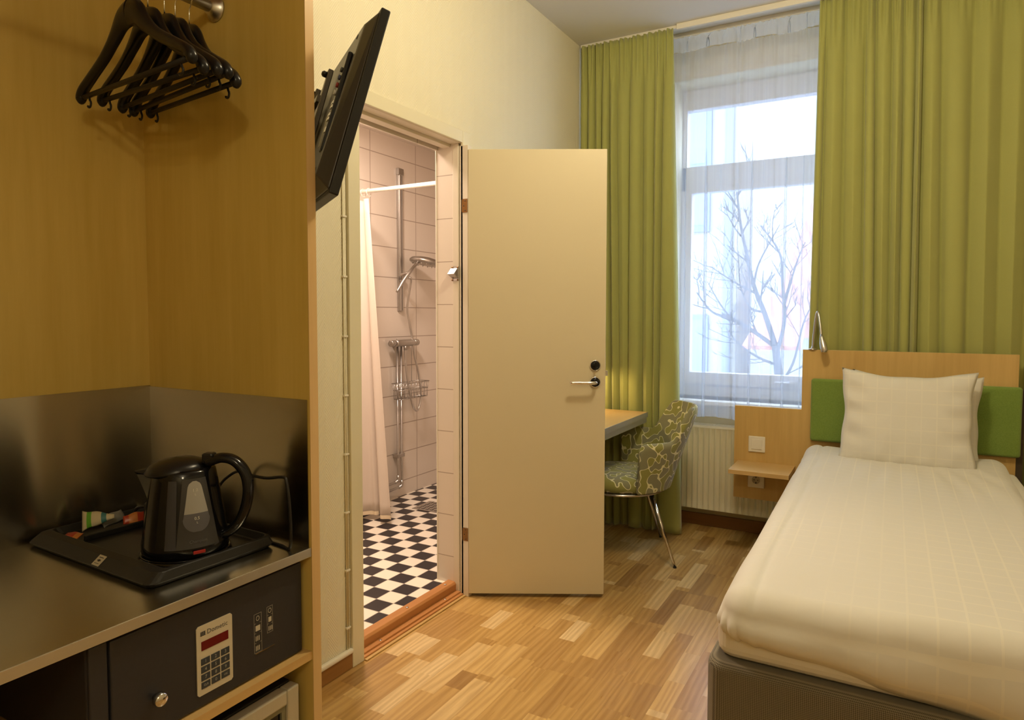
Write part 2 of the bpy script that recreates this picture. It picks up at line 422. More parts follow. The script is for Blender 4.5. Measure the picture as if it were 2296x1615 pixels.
# ------------------------------------------------------------------ room shell
XL, YW, ZC = -1.75, 4.275, 3.01          # left wall face, window wall face, ceiling
XR, YN = 1.75, -1.6
DY0, DY1, DZ = 1.925, 2.615, 2.118       # bathroom doorway in the left wall
WT = .125                                # thickness of the left wall
def shell():
    S = dict(kind='structure')
    link('floor', MB().box(XL, XR, YN, YW, -.12, 0), M_PARQ, **S)
    link('ceiling', MB().box(XL-WT, XR+.1, YN-.1, YW, ZC, ZC+.12), M_CEIL, **S)
    m = MB(); m.box(XL-WT, XL, YN-.1, DY0-.03, -.12, ZC).box(XL-WT, XL, DY1+.03, YW+.3, -.12, ZC).box(XL-WT, XL, DY0-.03, DY1+.03, DZ+.03, ZC)
    link('wall_left', m, M_WALL, **S)
    wx0, wx1, wz0, wz1 = -1.235, .42, .80, 2.795
    m = MB(); y0, y1 = YW, YW+.32
    m.box(XL, wx0, y0, y1, -.12, ZC+.12).box(wx1, XR+.1, y0, y1, -.12, ZC+.12).box(wx0, wx1, y0, y1, -.12, wz0).box(wx0, wx1, y0, y1, wz1, ZC+.12)
    link('wall_window', m, M_WPLAIN, **S)
    link('wall_right', MB().box(XR, XR+.1, YN-.1, YW, -.12, ZC), M_WPLAIN, **S)
    link('wall_near', MB().box(XL, XR, YN-.1, YN, -.12, ZC), M_WPLAIN, **S)
    # window
    w = thing('window_1', ((wx0+wx1)/2, 4.50, wz0), kind='structure')
    f = MB(); a, b = 4.47, 4.54
    f.box(wx0, wx1, a, b, 2.665, wz1).box(wx0, wx1, a, b, 2.14, 2.30).box(wx0, wx1, a, b, wz0, .87)
    f.box(wx0, -1.205, a, b, .87, 2.665).box(wx1-.05, wx1, a, b, .87, 2.665)
    link('frame', f, M_WINF, w, bevel=.004)
    s = MB(); a, b = 4.455, 4.52
    s.box(-1.205, -1.165, a, b, .875, 2.155).box(wx1-.09, wx1-.05, a, b, .875, 2.155).box(-1.165, wx1-.09, a, b, .875, .955).box(-1.165, wx1-.09, a, b, 2.125, 2.155)
    link('lower_sash', s, M_WINF, w, bevel=.004)
    link('pane', MB().box(-1.165, wx1-.09, 4.488, 4.494, .955, 2.125), M_GLASS, w)
    link('pane', MB().box(-1.205, wx1-.05, 4.498, 4.504, 2.30, 2.665), M_GLASS, w)
    h = MB().box(-.60, -.50, 4.435, 4.455, .90, .925).tube([(-.55, 4.44, .912), (-.55, 4.415, .912), (-.62, 4.412, .912)], .008)
    link('window_handle', h, M_WINF, w)
    link('window_sill', MB().box(wx0-.0, wx1, 4.19, 4.47, .775, .80), M_TRIMW, w, bevel=.004)
    # left baseboard + white trim
    link('baseboard_left', MB().box(XL, XL+.012, 1.12, DY0-.062, 0, .062), M_OAKTRIM, bevel=.003, **S)
    link('trim_1', MB().box(XL, XL+.02, 1.12, DY0-.062, .060, .078), M_TRIMW, bevel=.006, **S)
    link('baseboard_far', MB().box(XL, XR, YW-.015, YW, 0, .075), M_OAKTRIM_X, bevel=.003, **S)
    # doorway
    d = thing('door_1', (XL, (DY0+DY1)/2, 0), kind='structure')
    a = MB(); x1 = XL+.014
    a.box(XL, x1, DY0-.062, DY0, 0, DZ+.055).box(XL, x1, DY1, DY1+.058, 0, DZ+.055).box(XL, x1, DY0, DY1, DZ, DZ+.055)
    link('architrave', a, M_TRIM, d, bevel=.003)
    j = MB(); xa = XL-.055
    j.box(xa, XL, DY0-.03, DY0, 0, DZ).box(XL-.006, -1.710, DY1, DY1+.03, .0, DZ-.012).box(xa, XL, DY0-.03, DY1+.03, DZ, DZ+.03)
    j.box(xa-.012, xa+.0, DY0-.03, DY0+.012, 0, DZ).box(XL-.042, XL-.010, DY1-.004, DY1+.03, .0, DZ).box(xa-.045, xa, DY0-.03, DY1+.03, DZ-.013, DZ+.03)
    link('door_frame', j, M_JAMB, d, bevel=.002)
    link('rubber_seal', MB().box(XL-.011, XL-.005, DY1+.003, DY1+.02, .06, DZ-.01), plain('grey_rubber', (.25, .22, .15), .6), d)
    # lower strip + raised threshold
    t = MB().box(XL-.03, XL+.012, DY0, DY1, 0, .012).box(XL-.03, XL-.002, DY0, DY1, .0, .02)
    link('floor_strip', t, M_THRESH, d, bevel=.003)
    link('metal_strip', MB().box(XL+.012, XL+.026, DY0, DY1, 0, .006), wood('pale_oak_strip', (.42, .27, .09), (.52, .34, .13), 'Y'), d, bevel=.002)
    t = MB().prism([(XL-.075, .04), (XL-.03, .01), (XL-.028, .050), (XL-.036, .060), (XL-.075, .062)], DY0, DY1)
    link('threshold', t, M_THRESH, d, bevel=.002)
    sc = MB()
    for y in (1.985, 2.27, 2.555): sc.lathe([(0, 0), (.006, 0), (.006, .0015), (0, .002)], 12, Matrix.Translation((XL-.052, y, .0615)))
    for y in (2.05, 2.50): sc.lathe([(0, 0), (.006, 0), (.006, .0015), (0, .002)], 12, Matrix.Translation((XL-.014, y, .0198)))
    link('screws', sc, M_SATIN, d, label='small round screw heads along the threshold', kind='stuff')
    # leaf
    ang = atan2(2.915-2.611, -1.151+1.705); L = .634
    Ml = Matrix.Translation((-1.706, 2.612, 0)) @ Matrix.Rotation(ang, 4, 'Z')
    leaf = link('door_leaf', MB().box(0, L, 0, .040, .018, 2.085, M=Ml), M_DOOR, d, bevel=.0025)
    for nm, z in (('lock_turn', 1.097), ('rose', 1.020)):
        Mr = Ml @ Matrix.Translation((L-.048, 0, z)) @ Matrix.Rotation(radians(90), 4, 'X')
        r = link('rosette', MB().lathe([(0, 0), (.0255, 0), (.0255, .004), (.0225, .008), (.0215, .0065), (.0, .0065)], 36, Mr), M_CHROME, leaf)
        if nm == 'lock_turn':
            k = MB().lathe([(0, .006), (.020, .006), (.020, .010), (.017, .012), (0, .012)], 28, Mr)
            k.box(-.0045, .0045, -.018, .018, .011, .026, M=Mr)
            link('thumb_turn', k, M_BLACKG, leaf, bevel=.0015, label='dark thumb turn of the lock')
        else:
            link('dark_ring', MB().lathe([(.009, .006), (.0205, .0066), (.0205, .0085), (.009, .009)], 28, Mr), M_BLACKG, leaf)
            P = catmull([(0, 0, .006), (0, 0, .035), (-.006, 0, .046), (-.022, 0, .050), (-.06, 0, .050), (-.108, 0, .050), (-.112, 0, .048)], 5)
            link('lever_handle', MB().tube(P, .0082, 14, Mr), M_CHROME, leaf)
    link('latch_plate', MB().box(L, L+.001, .008, .032, .95, 1.16, M=Ml).box(L, L+.012, .012, .028, 1.048, 1.072, M=Ml), M_SATIN, leaf, bevel=.001)
    for z in (1.831, .297):
        h = MB().prism([(-1.742, z-.026), (-1.738, z-.031), (-1.712, z-.031), (-1.712, z+.031), (-1.738, z+.031), (-1.742, z+.026)], DY1-.0022, DY1, axis='Y')
        hg = link('hinge', h, M_BRASS, d, label='brown brass butt hinge on the door frame')
        b = MB()
        for dx, dz in ((-.024, .022), (-.032, 0), (-.024, -.022)): b.lathe([(0, 0), (.0028, 0), (0, .001)], 8, Matrix.Translation((-1.700+dx, DY1-.0022, z+dz)) @ Matrix.Rotation(radians(90), 4, 'X'))
        link('hinge_screws', b, M_BLACKM, hg, kind='stuff')
    # bathroom
    xb, yf, zb = -2.995, 4.55, .05; bx = XL-WT
    link('floor_bathroom', MB().box(xb, XL-.074, 1.25, yf, -.12, zb), M_CHECK, **S)
    link('wall_bathroom_far', MB().box(xb-.1, xb, 1.15, yf+.1, -.12, 2.62), M_TILE_Y, **S)
    link('wall_bathroom_left', MB().box(xb, bx, 1.15, 1.25, -.12, 2.62), M_TILE_X, **S)
    link('wall_bathroom_right', MB().box(xb, bx, yf, yf+.1, -.12, 2.62), M_TILE_X, **S)
    link('ceiling_bathroom', MB().box(xb-.1, bx, 1.15, yf+.1, 2.53, 2.63), plain('bath_ceiling', (.72, .66, .60), .8), **S)
    m = MB().box(bx-.012, bx, 1.25, DY0-.035, zb, 2.53).box(bx-.012, bx, DY1+.01, yf, zb, 2.53).box(bx-.012, bx, DY0-.035, DY1+.01, DZ-.02, 2.53)
    link('wall_bathroom_inner', m, M_TILE_Y, **S)
    m = MB().box(bx-.010, XL-.0425, DY1-.002, DY1+.03, .05, DZ)
    link('trim_2', m, M_TILE_R, **S)
    link('trim_3', MB().box(bx-.014, bx-.008, DY1-.005, DY1+.002, .05, DZ), M_WHITEP, bevel=.002, **S)
shell()

# door stop / coat hook on the frame post (cast metal striker)
t = thing('strike_guard', (-1.776, DY1-.004, 1.485), label='small silver wedge-shaped metal guard screwed to the bathroom door frame', cat='door hardware')
yb = DY1-.004
b = MB().box(-1.797, -1.757, yb-.002, yb, 1.487, 1.556)
link('mounting_plate', b, M_CHROMED, t, bevel=.001)
b = MB().prism([(yb, 1.497), (yb-.040, 1.518), (yb-.012, 1.545), (yb, 1.545)], -1.795, -1.759, axis='X')
link('wedge', b, M_CHROMED, t, bevel=.0015)
b = MB()
for x in (-1.792, -1.762):
    for z in (1.492, 1.550): b.lathe([(0, 0), (.004, 0), (.004, .003), (0, .004)], 10, Matrix.Translation((x, yb-.003, z)) @ Matrix.Rotation(radians(90), 4, 'X'))
link('screws', b, M_BRASS, t, kind='stuff')

# pipe / cable pair beside the door frame
t = thing('wall_cable', (XL+.006, 1.848, .075), label='pair of cream cables clipped vertically beside the bathroom door frame', cat='cable')
for dy in (-.0036, .0036): link('wire', MB().tube([(XL+.005, 1.846+dy, .078), (XL+.005, 1.846+dy, 2.0)], .0030, 8), M_TRIM, t)
for k in range(9):
    z = .16+k*.218
    link('clip', MB().box(XL, XL+.011, 1.836, 1.857, z-.003, z+.004), M_TRIMW, t, bevel=.001)

# ------------------------------------------------------------------ bathroom things
def bathroom():
    xw = -2.995; X = lambda d: xw+d
    Rx = lambda p: Matrix.Translation(p) @ Matrix.Rotation(radians(90), 4, 'Y')
    # sliding rail with hand shower
    t = thing('shower_rail', (X(.02), 3.71, 1.354), label='tall chrome shower riser rail on the tiled bathroom wall', cat='shower rail')
    link('rail', MB().box(X(.0), X(.014), 3.685, 3.735, 1.354, 2.33), M_CHROMED, t, bevel=.003)
    link('track', MB().box(X(.014), X(.020), 3.697, 3.712, 1.36, 2.30).box(X(.014), X(.022), 3.718, 3.728, 1.36, 2.30), M_SATIN, t, bevel=.001)
    link('end_cap', MB().box(X(0), X(.024), 3.682, 3.738, 2.29, 2.335), M_CHROMED, t, bevel=.003)
    s = MB().box(X(.014), X(.04), 3.69, 3.732, 1.56, 1.60).tube([(X(.03), 3.690, 1.58), (X(.09), 3.62, 1.60), (X(.14), 3.635, 1.612)], .011)
    link('slider', s, M_CHROMED, t, bevel=.003)
    t = thing('hand_shower', (X(.14), 3.80, 1.45), label='chrome hand shower with a wide round head held on the riser rail', cat='shower head')
    link('handle', MB().tube(catmull([(X(.11), 3.545, 1.48), (X(.13), 3.60, 1.565), (X(.145), 3.645, 1.62), (X(.145), 3.70, 1.665), (X(.145), 3.735, 1.69)], 5), [.008]*3+[.012]*14+[.015]*4, 12), M_CHROMED, t)
    Mh = Matrix.Translation((X(.145), 3.815, 1.702)) @ Matrix.Rotation(radians(-8), 4, 'X') @ Matrix.Rotation(radians(6), 4, 'Y') @ Matrix.Scale(1.55, 4)
    hd = link('spray_head', MB().lathe([(0, .016), (.03, .017), (.062, .010), (.071, 0), (.070, -.008), (.062, -.014), (0, -.016)], 36, Mh), M_CHROMED, t)
    nz = MB()
    for k in range(16):
        a = k*2*pi/16; nz.lathe([(.002, -.014), (.0025, -.019), (0, -.020)], 6, Mh @ Matrix.Translation((.055*cos(a), .055*sin(a), 0)))
    link('nozzles', nz, M_SATIN, hd, kind='stuff')
    H = [(3.55, 1.475), (3.735, 1.60), (3.719, 1.502), (3.713, 1.379), (3.741, 1.255), (3.771, 1.155), (3.795, 1.034), (3.83, .937), (3.86, .807), (3.854, .696), (3.817, .649), (3.771, .689), (3.727, .82), (3.699, .947), (3.69, 1.071), (3.691, 1.10)]
    P = catmull([(X(.145), 3.64, 1.58), (X(.11), 3.70, 1.56)]+[(X(.065), a, b) for a, b in H[3:]], 7)
    tag(link('shower_hose', MB().tube(P, .0075, 10), M_SATIN), 'grey metal shower hose looping down from the mixer to the hand shower', 'hose')
    t = thing('shower_mixer', (X(.05), 3.70, 1.11), label='horizontal chrome shower mixer bar below the riser rail', cat='mixer tap')
    My = lambda y0: Matrix.Translation((X(.055), y0, 1.135)) @ Matrix.Rotation(radians(-90), 4, 'X')
    link('body', MB().lathe([(0, 0), (.022, 0), (.024, .006), (.024, .19), (.022, .196), (0, .196)], 24, My(3.60)), M_CHROMED, t)
    link('knob', MB().lathe([(0, 0), (.021, 0), (.023, .004), (.023, .038), (.018, .042), (0, .042)], 20, My(3.545)), M_CHROMED, t)
    link('knob', MB().lathe([(0, 0), (.021, 0), (.023, .004), (.023, .038), (.018, .042), (0, .042)], 20, My(3.798)), M_CHROMED, t)
    link('outlet', MB().tube([(X(.065), 3.690, 1.118), (X(.065), 3.690, 1.085)], .011, 12), M_CHROMED, t)
    for y in (3.63, 3.77): link('wall_bracket', MB().tube([(xw+.001, y, 1.135), (X(.05), y, 1.135)], .018, 14), M_CHROMED, t)
    t = thing('water_pipes', (X(.03), 3.72, .1), label='pair of chrome water pipes running down the tiled shower wall', cat='pipe')
    for y, zb, in ((3.640, .172), (3.680, .13)):
        P = [(X(.035), y, 1.115), (X(.035), y, zb+.02), (X(.035), y-.006, zb+.005), (X(.035), y-.022, zb), (X(.035), 3.1, zb-.01)]
        link('pipe', MB().tube(P, .0078, 10), M_CHROMED, t)
        link('elbow', MB().tube([(X(.035), y, zb+.045), (X(.035), y, zb+.018), (X(.035), y-.006, zb+.004), (X(.035), y-.035, zb)], .0105, 10), M_CHROMED, t)
    link('pipe_clamp', MB().box(xw+.001, X(.048), 3.624, 3.702, .34, .365), M_CHROMED, t, bevel=.004)
    t = thing('shower_basket', (X(.06), 3.80, .76), label='chrome wire soap basket hanging under the shower mixer', cat='shower basket')
    m = MB(); y0, y1, x0, x1, zt, zm, zl = 3.56, 3.87, X(.050), X(.135), .862, .815, .755
    def rect(z, i): return [(x0+i, y0+i, z), (x1-i, y0+i, z), (x1-i, y1-i, z), (x0+i, y1-i, z)]
    for z, i in ((zt, 0), (zm, .008), (zl, .014)): m.tube(rect(z, i), .0028, 6, closed=True)
    for k in range(9):
        y = lerp(y0+.01, y1-.01, k/8); i = .012
        m.tube([(x0+.002, y, zt), (x0+i, y, zl), (x1-i, y, zl), (x1-.002, y, zt)], .002, 6)
    for k in range(3):
        x = lerp(x0+.02, x1-.02, k/2); m.tube([(x, y0+.002, zt), (x, y0+.014, zl), (x, y1-.014, zl), (x, y1-.002, zt)], .002, 6)
    link('wire_tray', m, M_CHROMED, t)
    for y in (3.605, 3.775): link('hanging_wire', MB().tube([(x0+.002, y, zt), (x0+.002, y, 1.15), (x0+.01, y, 1.165), (x0+.02, y, 1.158)], .002, 6), M_CHROMED, t)
    # shower curtain and its rod
    zr = 2.075; yr = 3.15
    tag(link('shower_curtain_rod', MB().tube([(-2.995, yr, zr), (-1.887, yr, zr)], .013, 14), M_WHITEP), 'white round shower curtain rod across the top of the bathroom', 'curtain rod')
    t = thing('shower_curtain', (-2.8, yr, .09), label='white cloth shower curtain gathered on the left of the doorway view', cat='shower curtain')
    def fn(u, v):
        z = lerp(.085, zr-.05, v); xr = lerp(-2.632, -2.760, v); x = lerp(-2.965, xr, u)
        ph = u*2*pi*1.7+.9
        y = yr+.040*sin(ph)*(1-.3*v)+.02*sin(ph*2.3+1)*(1-v)+lerp(.03, 0, v)
        return (x+.012*cos(ph), y, z)
    link('cloth', MB().grid(fn, 90, 24), M_SHOWC, t, solid=.0012)
    link('hem', MB().grid(lambda u, v: tuple(Vector(fn(u, v*.012))+Vector((0, -.0015, 0))), 90, 3), plain('yellowed_hem', (.74, .62, .44), .7), t, label='yellowed hem along the bottom')
    for k in range(5):
        x = lerp(-2.95, -2.77, k/4)
        link('ring', MB().tube([(x, yr+.022*sin(a), zr-.008+.024*cos(a)) for a in [i*2*pi/14 for i in range(14)]], .0016, 6, closed=True), M_WHITEP, t)
    # floor drain
    t = thing('floor_drain', (-2.63, 3.60, .05), label='square grey metal floor drain grate in the chequered bathroom floor', cat='floor drain')
    link('plate', MB().box(-2.735, -2.53, 3.50, 3.70, .0505, .0535), M_SATIN, t, bevel=.001)
    g = MB()
    for i in range(5):
        for j in range(4):
            x = -2.71+i*.034; y = 3.525+j*.045
            g.box(x, x+.022, y, y+.006, .0535, .0542); g.box(x+.01, x+.016, y+.012, y+.034, .0535, .0542)
    link('slots', g, M_DARK, t, kind='stuff')
    # ceiling lamp of the bathroom
    t = thing('bathroom_ceiling_lamp', (-2.35, 2.55, 2.51), label='round flush ceiling lamp in the bathroom', cat='ceiling lamp')
    link('base_ring', MB().lathe([(0, 2.53), (.17, 2.53), (.17, 2.515), (0, 2.515)], 32, Matrix.Translation((-2.35, 2.55, 0))), M_WHITEP, t)
bathroom()

# ------------------------------------------------------------------ wardrobe niche unit
WB, WF, WY0, WY1 = -1.735, -1.142, .02, 1.093
def wardrobe():
    t = thing('open_wardrobe', (-1.44, .56, 0), label='maple veneer open wardrobe unit with steel worktop and shelf at left', cat='wardrobe')
    link('side_panel', MB().box(WB, WF, WY1, WY1+.025, 0, 2.45), M_MAPLE_K, t)
    link('side_panel', MB().box(WB, WF, WY0-.022, WY0, 0, 2.45), M_MAPLE_K, t)
    link('edge_band', MB().box(WF, WF+.0015, WY1, WY1+.025, 0, 2.45), M_MAPLE_E, t, label='lighter maple edge band of the side panel')
    link('back_panel', MB().box(WB-.012, WB, WY0, WY1+.02, 0, 2.45), M_MAPLE_K, t)
    link('top_panel', MB().box(WB, WF, WY0, WY1, 2.43, 2.45), M_MAPLE_Y, t)
    zc = .798
    link('worktop_board', MB().box(WB, WF-.002, WY0, WY1, zc-.020, zc-.001), M_MAPLE_Y, t)
    link('worktop_sheet', MB().box(WB, WF-.002, WY0, WY1, zc-.001, zc), M_STEEL_H, t, label='brushed steel worktop')
    link('worktop_edge', MB().box(WF-.002, WF, WY0, WY1, zc-.020, zc), M_ALU, t, bevel=.0006)
    link('splashback', MB().box(WB, WB+.002, WY0, WY1, zc, 1.140), M_STEEL_V, t, label='brushed steel back splash')
    link('splashback', MB().box(WB+.002, WF-.006, WY1-.002, WY1, zc, 1.137), M_STEEL_V, t, label='brushed steel side splash')
    link('shelf', MB().box(WB, WF-.002, WY0, WY1, .537, .556), M_MAPLE_Y, t)
    r = MB().tube([(-1.435, WY0, 2.062), (-1.435, WY1, 2.062)], .0135, 16)
    link('hanging_rail', r, M_SATIN, t)
    f = MB().lathe([(0, 0), (.030, 0), (.030, .004), (.024, .008), (.017, .022), (.0135, .022)], 28, Matrix.Translation((-1.435, WY1, 2.062)) @ Matrix.Rotation(radians(90), 4, 'X'))
    link('rail_flange', f, M_SATIN, t)
wardrobe()

def hangers():
    # local: x along the width, z up, the wire loop hangs from the origin
    proto = thing('coat_hanger', (0, 0, 0), cat='hanger', group='black coat hangers on the wardrobe rail')
    N = .018-.085
    for s in (-1, 1):
        P = catmull([(0, 0, N-.022), (s*.030, 0, N-.030), (s*.062, 0, N-.058), (s*.110, 0, N-.092), (s*.170, 0, N-.122), (s*.212, 0, N-.143), (s*.227, 0, N-.160), (s*.220, 0, N-.168)], 5)
        n = len(P)
        rz = [interp(i/(n-1), [0, .15, .35, .7, .86, .95, 1], [.030, .027, .014, .011, .013, .012, .005]) for i in range(n)]
        ry = [interp(i/(n-1), [0, .15, .5, .75, .9, 1], [.012, .012, .010, .012, .012, .006]) for i in range(n)]
        link('shoulder_arm', MB().tube(P, rz, 12, rx=ry, ref=(0, 0, 1)), M_BLACK, proto, world=False)
    link('trouser_bar', MB().tube([(-.213, 0, N-.162), (.213, 0, N-.162)], .0058, 8), M_BLACKM, proto, world=False)
    for s in (-1, 1):
        x = s*.190
        a = [(x, 0, N-.165)]+[(x+.008*sin(q), 0, N-.181+.008*cos(q)) for q in [i*pi/6 for i in range(1, 9)]]
        link('strap_hook', MB().tube(a, .0025, 8), M_BLACKM, proto, world=False)
    a = [(0, 0, N-.0), (0, 0, N+.022), (.004, 0, N+.034)]+[(-.0155*cos(q), 0, .0+.0155*sin(q)) for q in [pi*1.25-i*pi*1.35/10 for i in range(11)]][::1]
    a = [(0, 0, N), (0, 0, -.036), (0, 0, -.027), (.009, 0, -.018)]+[(.0165*cos(q), 0, .0165*sin(q)) for q in [radians(-40)+i*radians(240)/10 for i in range(11)]]
    link('wire_hook', MB().tube(a, .0016, 8), M_CHROME, proto, world=False, label='thin chrome wire hook')
    labs = ['black plastic coat hanger nearest the camera, leftmost on the wardrobe rail', 'black plastic coat hanger second from the left on the wardrobe rail',
            'black plastic coat hanger in the middle of the five on the rail', 'black plastic coat hanger pressed behind the middle one, second from the right end',
            'black plastic coat hanger hanging last, closest to the rail flange']
    for i, (y, a) in enumerate(((.880, -4.5), (.922, -7), (.960, -9), (.986, -9.5), (1.022, -12))):
        roll = (0, 2.4, 1.2, .8, 3.0)[i]
        o = proto if i == 0 else copy_tree(proto)
        o.location = (-1.435, y, 2.062); o.rotation_euler = (0, radians(roll), radians(a)); o['label'] = labs[i]
hangers()

# ------------------------------------------------------------------ kettle, tray, sachets
def kettle_set():
    zc = .798
    T = Matrix.Translation((-1.475, .925, zc)) @ Matrix.Rotation(radians(-2), 4, 'Z')
    # tray: local x from -.245 (back) to .245 (front), y from -.16 (near) to .13
    t = thing('welcome_tray', (-1.475, .925, zc), label='black plastic hospitality tray with sloped rims under the kettle', cat='tray')
    X0, X1, Y0, Y1 = -.240, .252, -.156, .145
    m = MB()
    def rr(i, z, r=.02):
        pts = []
        for cx, cy, a0 in ((X1-i-r, Y1-i-r, 0), (X0+i+r, Y1-i-r, 90), (X0+i+r, Y0+i+r, 180), (X1-i-r, Y0+i+r, 270)):
            for k in range(5):
                a = radians(a0+k*22.5); pts.append((cx+r*cos(a), cy+r*sin(a), z))
        return pts
    # near rim is a wide bank, so shift its inner rings
    def ring(i, z, bank=0):
        return [(x, y+(bank if y < 0 else 0), z) for x, y, z in rr(i, z)]
    rings = [ring(.008, .0), ring(0, .010), ring(.006, .027, .016), ring(.012, .029, .032), ring(.017, .013, .037), ring(.020, .010, .038)]
    n = 20; vs = [p for r in rings for p in r]; fs = []
    for k in range(len(rings)-1):
        for i in range(n): fs.append((k*n+i, k*n+(i+1) % n, (k+1)*n+(i+1) % n, (k+1)*n+i))
    fs.append([(len(rings)-1)*n+i for i in range(n)]); fs.append(list(range(n))[::-1])
    m.add(vs, fs, False, T)
    link('tray_body', m, M_BLACKM, t, bevel=.002)
    link('divider', MB().box(-.130, -.122, -.085, .125, .010, .024, M=T), M_BLACKM, t, bevel=.002)
    S = T @ Matrix.Translation((.055, Y0+.0115, .0198)) @ Matrix.Rotation(radians(38), 4, 'X')
    st = link('sticker', MB().box(-.013, .013, -.012, .012, 0, .0006, M=S), plain('pale_sticker', (.55, .50, .40), .5), t, label='small pale square sticker on the near rim')
    d = MB().prism([(-.007, 0), (0, .003), (.007, 0), (0, -.003)], .0006, .0009, axis='Z', M=S).box(-.008, .008, .006, .0075, .0006, .0009, M=S).box(-.008, .008, -.0075, -.0065, .0006, .0009, M=S)
    link('sticker_mark', d, M_BLACK, st)
    # power base
    K = Matrix.Translation((-1.320, .904, zc+.010)) @ Matrix.Rotation(radians(29.4), 4, 'Z')
    ko = Vector((-1.320, .904, zc+.010))
    t = thing('kettle_base', ko, label='round black power base between the kettle and the tray', cat='kettle base')
    link('plate', MB().lathe([(0, 0), (.090, 0), (.093, .006), (.089, .014), (.080, .018), (0, .018)], 48, K), M_BLACKG, t)
    link('glossy_rim', MB().lathe([(.0865, .0155), (.0895, .0155), (.0895, .0172), (.0865, .0172)], 48, K), M_BLACKG, t)
    P = catmull([(-1.385, .975, zc+.018), (-1.395, 1.005, zc+.05), (-1.390, 1.040, .918), (-1.362, 1.05, .948), (-1.330, 1.052, .961), (-1.285, 1.05, .957), (-1.235, 1.05, .957), (-1.180, 1.048, .966), (-1.165, 1.045, .955), (-1.158, 1.045, .91), (-1.160, 1.05, .85), (-1.170, 1.055, .804), (-1.21, 1.065, .801), (-1.30, 1.075, .801)], 6)
    link('power_cord', MB().tube(P, .0035, 8), M_BLACKM, t)
    # kettle
    zk = .018
    t = thing('electric_kettle', ko+Vector((0, 0, zk)), label='glossy black plastic electric kettle with grey water window on the tray', cat='kettle')
    K2 = K @ Matrix.Translation((0, 0, zk))
    prof = [(0, 0), (.082, 0), (.086, .004), (.086, .022), (.083, .035), (.078, .075), (.072, .115), (.066, .150), (.062, .172), (.056, .178), (0, .180)]
    body = link('body', MB().lathe(prof, 56, K2), M_BLACKG, t)
    lid = MB().lathe([(.063, .168), (.064, .174), (.054, .186), (.033, .195), (0, .199)], 48, K2 @ Matrix.Rotation(radians(-5), 4, 'Y'))
    link('lid', lid, M_BLACK, t)
    link('lid_button', MB().box(.042, .066, -.012, .012, .184, .207, M=K2), M_BLACK, t, bevel=.004)
    # spout: tapering wedge to the left
    s = MB()
    s.add([(-.055, -.030, .165), (-.055, .030, .165), (-.104, 0, .160), (-.068, -.020, .105), (-.068, .020, .105), (-.112, 0, .166), (-.060, -.026, .180), (-.060, .026, .180)],
          [(0, 3, 2), (1, 2, 4), (3, 4, 2), (0, 2, 5, 6), (1, 7, 5, 2), (6, 5, 7), (0, 6, 7, 1), (0, 1, 4, 3)], False, K2)
    link('spout', s, M_BLACKG, t, bevel=.002)
    P = catmull([(.050, 0, .186), (.080, 0, .196), (.108, 0, .190), (.130, 0, .165), (.137, 0, .130), (.131, 0, .090), (.115, 0, .055), (.094, 0, .036), (.080, 0, .030)], 6)
    link('handle', MB().tube(P, [.011]*len(P), 12, M=K2, rx=.015, ref=(0, 0, 1)), M_BLACKG, t)
    # water window on the near side: curved patch following the body
    def rad(z): return interp(z, [p[1] for p in prof[2:9]], [p[0] for p in prof[2:9]])
    def patch(poly_fn, z0, z1, off, nz=14, na=10, c=-48):
        def fn(u, v):
            z = lerp(z0, z1, v); w = poly_fn(z); a = radians(c)+lerp(-w, w, u); r = rad(z)+off
            return (r*cos(a), r*sin(a), z)
        return MB().grid(fn, na, nz, M=K2)
    def hw(z): # half width of window (metres -> angle)
        z -= .012
        if z < .070: return .33*sqrt(max(0, 1-((.070-z)/.028)**2))+.012
        return interp(z, [.07, .095, .135], [.33, .28, .20])*(1 if z < .132 else sqrt(max(.02, 1-((z-.132)/.014)**2)))
    link('smoked_panel', patch(lambda z: interp(z, [.02, .165], [.52, .36]), .022, .162, .0012, c=-47), plain('smoked_grey_plastic', (.035, .034, .038), .18), t)
    link('side_stripe', patch(lambda z: .13, .022, .160, .0012, c=-84), plain('smoked_blue_plastic', (.035, .036, .050), .15), t)
    link('water_window', patch(hw, .092, .1575, .0024), plain('grey_window_plastic', (.30, .29, .27), .35), t, label='light grey upper half of the water window')
    link('water_window', patch(hw, .055, .092, .0024), plain('dark_window_plastic', (.085, .085, .10), .3), t, label='dark grey lower half of the water window')
    mt = plain('scale_print', (.62, .60, .55), .5)
    def tm(z, c=-48, off=.0032):
        a = radians(c); r = rad(z)+off
        nrm = Vector((cos(a), sin(a), 0)); x = Vector((-sin(a), cos(a), 0)); y = Vector((0, 0, 1))
        m = Matrix((x, y, nrm)).transposed().to_4x4(); m.translation = nrm*r+Vector((0, 0, z)); return K2 @ m
    text('scale_mark', '1.0', .009, t, mt, tm(.139)); text('scale_mark', 'L', .006, t, mt, tm(.1305))
    text('scale_mark', '0.5', .009, t, mt, tm(.082)); text('scale_mark', 'L', .006, t, mt, tm(.0735))
    text('brand_print', 'Champion', .0085, t, plain('dull_print', (.12, .12, .12), .5), tm(.036, off=.0028))
    link('switch_lamp', MB().box(-.012, .012, -.0035, .0035, 0, .002, M=tm(.014)), plain('red_switch', (.35, .015, .015), .3), t, label='small red on-switch', bevel=.001)
